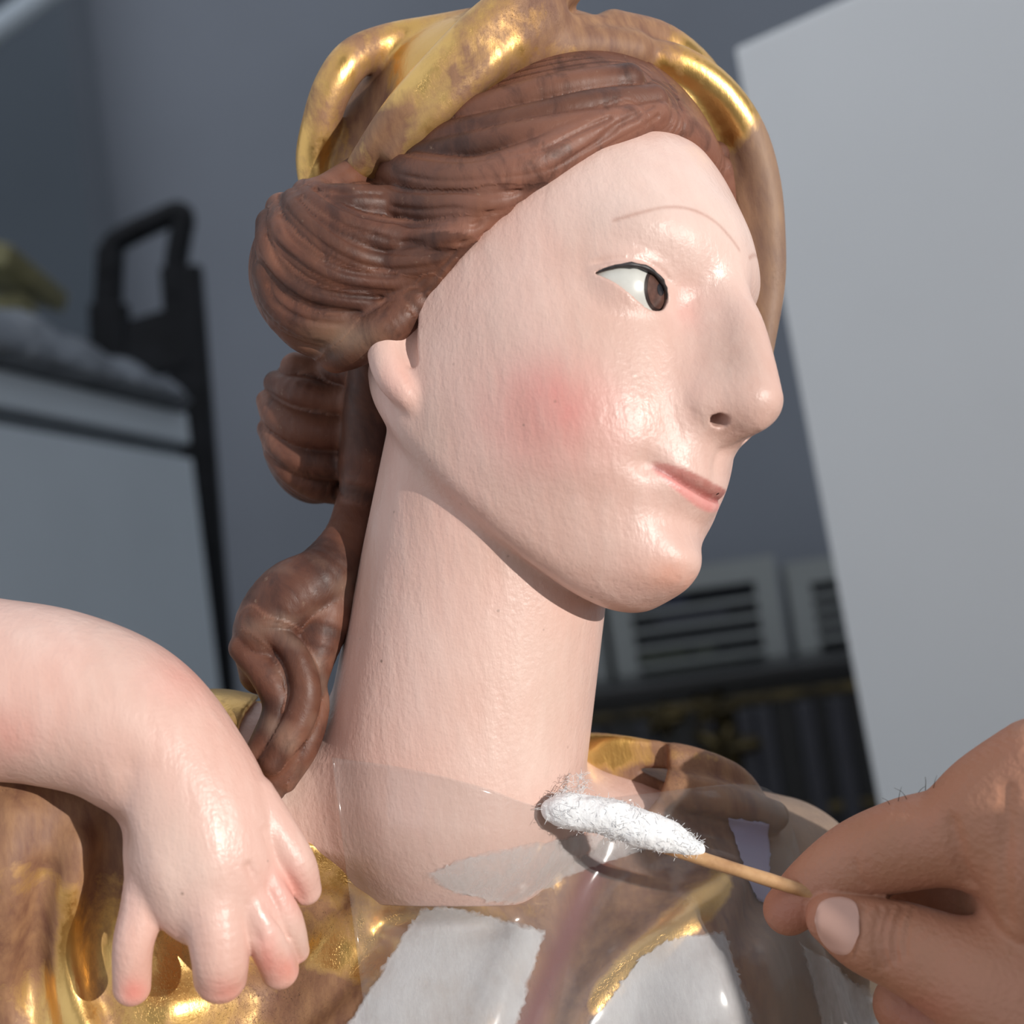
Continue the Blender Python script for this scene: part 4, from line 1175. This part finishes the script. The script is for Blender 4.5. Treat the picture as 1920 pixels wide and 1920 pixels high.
# folders in the slots
cols = [(.03, .035, .07), (.02, .06, .09), (.045, .055, .03), (.03, .03, .05), (.06, .07, .05)]
nm = ['dark blue', 'teal', 'olive green', 'blue black', 'grey green']
O, ex, ey, w, z0, z1, ph, t = rk
for k, (a, b, ci) in enumerate([(.15, .45, 0), (.2, .75, 3), (.02, .4, 2), (.45, .62, 4), (.05, .8, 4)]):
    slot = [0, 1, 3, 3, 4][k]; zb = z1 - .036 - (slot + 1) * ph + .006
    o = frame_box('folder', O, ex, ey, EZ, (t + a * (w - 2 * t), .006, zb), (t + b * (w - 2 * t), .0285, zb + ph * .55), plain('folder_%d' % k, cols[ci], .6), None, .002, loc=O + EZ * zb)
    tag(o, ('narrow ' if k == 3 else '') + nm[ci] + ' folder in the ' + ['top', 'second', 'third', 'fourth', 'bottom'][slot] + ' slot of the rack under the chin', 'folder', 'folders in the rack')

# dark shelf with gilded mouldings
M['dark_wood'] = plain('dark_wood', (.010, .010, .011), .35, vary=.3, scale=12)
M['dim_gold'] = plain('dim_gold', (.10, .075, .03), .4, .5, vary=.4, scale=30)
n = np.array([-.16, -1.0, 0]); n /= np.linalg.norm(n); p0 = np.array([rr_[0], YB - .75, 0]); ex = np.array([-n[1], n[0], 0]); ey = -n
A = hit_plane(1085, 1297, p0, n); B = hit_plane(1600, 1228, p0, n); O = np.array([A[0], A[1], 0]) - ex * .2; w = 1.4; zt = B[2]
SH = empty('dark_sideboard', tuple(O), 'dark sideboard with gilded mouldings behind the far shoulder', 'sideboard')
frame_box('carcass', O, ex, ey, EZ, (0, 0, 0), (w, .3, zt - .02), M['dark_wood'], SH, .003)
frame_box('top', O, ex, ey, EZ, (-.01, -.02, zt - .02), (w + .01, .3, zt), M['dark_wood'], SH, .004)
for k, (yy, hh) in enumerate([(1345, .012), (1560, .01)]):
    zz = hit_plane(1200, yy, p0, n)[2]
    frame_box('moulding', O, ex, ey, EZ, (0, -.012, zz), (w, .001, zz + hh), M['dim_gold'], SH, .002)
for xx in (1120, 1215, 1332, 1405, 1440, 1520, 1580):
    q = hit_plane(xx, 1400, p0, n); a = (q - O) @ ex
    frame_box('pilaster', O, ex, ey, EZ, (a - .012, -.014, .05), (a + .012, .001, zt - .05), plain('pilaster_%d' % xx, (.03, .03, .04), .4), SH, .004)
zz0 = hit_plane(1350, 1345, p0, n)[2] + .01
for (xx, yy, rr) in [(1340, 1330, .022), (1240, 1350, .02), (1360, 1400, .03)]:
    q = hit_plane(xx, yy, p0, n)
    def orn(P, q=q, rr=rr):
        Q = (P - q) @ np.stack([ex, ey, EZ], 1); a = np.arctan2(Q[:, 2], Q[:, 0])
        return np.linalg.norm(Q / np.array([1.4, 1.0, 1.0]), axis=1) - rr * (1 + .25 * np.cos(5 * a))
    q = q - ey * .012
    V, Fq = None, None
    q0 = QUAL; QUAL = 1.0; V, Fq = surface(lambda P: orn(P.astype(float)), q - .06, q + .06, .004); QUAL = q0
    mesh_obj('carved_ornament', V, Fq, M['dim_gold'], SH)

# ------------------------------------------------------------------ bench under the statue, and the window the sun comes through
M['bench'] = plain('bench_wood', (.34, .22, .13), .55, vary=.2, scale=12)
BEN = empty('workbench', (0, .45, 0), 'plain wooden workbench carrying the statue', 'workbench')
frame_box('bench_top', np.array([0, .45, 0]), np.array([1, 0, 0.]), np.array([0, 1., 0]), EZ, (-.5, -.44, ZB - .04), (.5, .3, ZB - .0005), M['bench'], BEN, .004)
for sx in (-.47, .43):
    for sy in (-.41, .23): frame_box('leg', np.array([0, .45, 0]), np.array([1, 0, 0.]), np.array([0, 1., 0]), EZ, (sx, sy, 0), (sx + .05, sy + .05, ZB - .04), M['bench'], BEN, .004)
wn = SUN_W * [1, 1, 0]; wn /= np.linalg.norm(wn); wp = v2w(px(960, 960, 0))[0] + wn * 1.15; wx = np.cross(EZ, wn)   # wx to the left seen from inside facing out
def on_window(P):
    P = np.asarray(P); t = ((wp - P) @ wn) / (SUN_W @ wn); q = P + SUN_W * t; return (q - wp) @ wx, q[2]

M['wall_win'] = plain('window_wall', (.5, .5, .48), .9, vary=.03, scale=2, spec=.2)
def wbox(name, s0, s1, z0, z1, th, mat, parent=None, back=0.0):
    o = frame_box(name, np.array([wp[0], wp[1], 0]), wx, wn, EZ, (s0, back, z0), (s1, back + th, z1), mat, parent); return o
W0, W1, WZ0, WZ1 = -.75, .24, .9, 1.75  # unseen window wall, opening sized to keep sun off the background
o = wbox('wall_window', -2.2, W0, 0, 3.0, .12, M['wall_win']); tag(o, kind='structure')
for k, (a, b, c, d) in enumerate([(W1, 3.2, 0, 3.0), (W0, W1, 0, WZ0), (W0, W1, WZ1, 3.0)]): tag(wbox('wall_window', a, b, c, d, .12, M['wall_win']), kind='structure')
WIN = empty('window_1', (wp[0], wp[1], WZ0)); tag(WIN, kind='structure')
M['win_frame'] = plain('window_frame', (.6, .6, .58), .5)
for a, b, c, d in [(W0, W0 + .05, WZ0, WZ1), (W1 - .05, W1, WZ0, WZ1), (W0 + .05, W1 - .05, WZ0, WZ0 + .05), (W0 + .05, W1 - .05, WZ1 - .05, WZ1)]: wbox('window_frame', a, b, c, d, .05, M['win_frame'], WIN, .04)
# unseen bottle added to keep the reaching hand in shade
hq = v2w(px(1655, 1690, 3.7))[0] + SUN_W * .26

BLOCKER = empty('shade_bottle', (hq[0], hq[1], ZB), 'slim amber bottle added out of view to shade the hand', 'bottle')
hj = hq[2] + .016 - ZB
def lathe(name, prof, c, mat, parent, seg=32):
    V, F = [], []
    for r, z in prof:
        for j in range(seg): V.append((c[0] + r * math.cos(2 * math.pi * j / seg), c[1] + r * math.sin(2 * math.pi * j / seg), c[2] + z))
    for i in range(len(prof) - 1):
        for j in range(seg): F.append((i * seg + j, i * seg + (j + 1) % seg, (i + 1) * seg + (j + 1) % seg, (i + 1) * seg + j))
    F.append(tuple(range(seg))[::-1]); F.append(tuple((len(prof) - 1) * seg + j for j in range(seg)))
    return mesh_obj(name, np.array(V), F, mat, parent)
rj = .0092
lathe('bottle_body', [(rj * .9, 0), (rj, .006), (rj, hj - .022), (rj * .97, hj - .018)], (hq[0], hq[1], ZB), plain('amber_glaze', (.10, .045, .015), .2), BLOCKER)
lathe('bottle_cap', [(rj * .98, hj - .018), (rj, hj - .016), (rj, hj - .002), (rj * .9, hj)], (hq[0], hq[1], ZB), plain('cap_black', (.02, .02, .02), .4), BLOCKER)
tick('room')
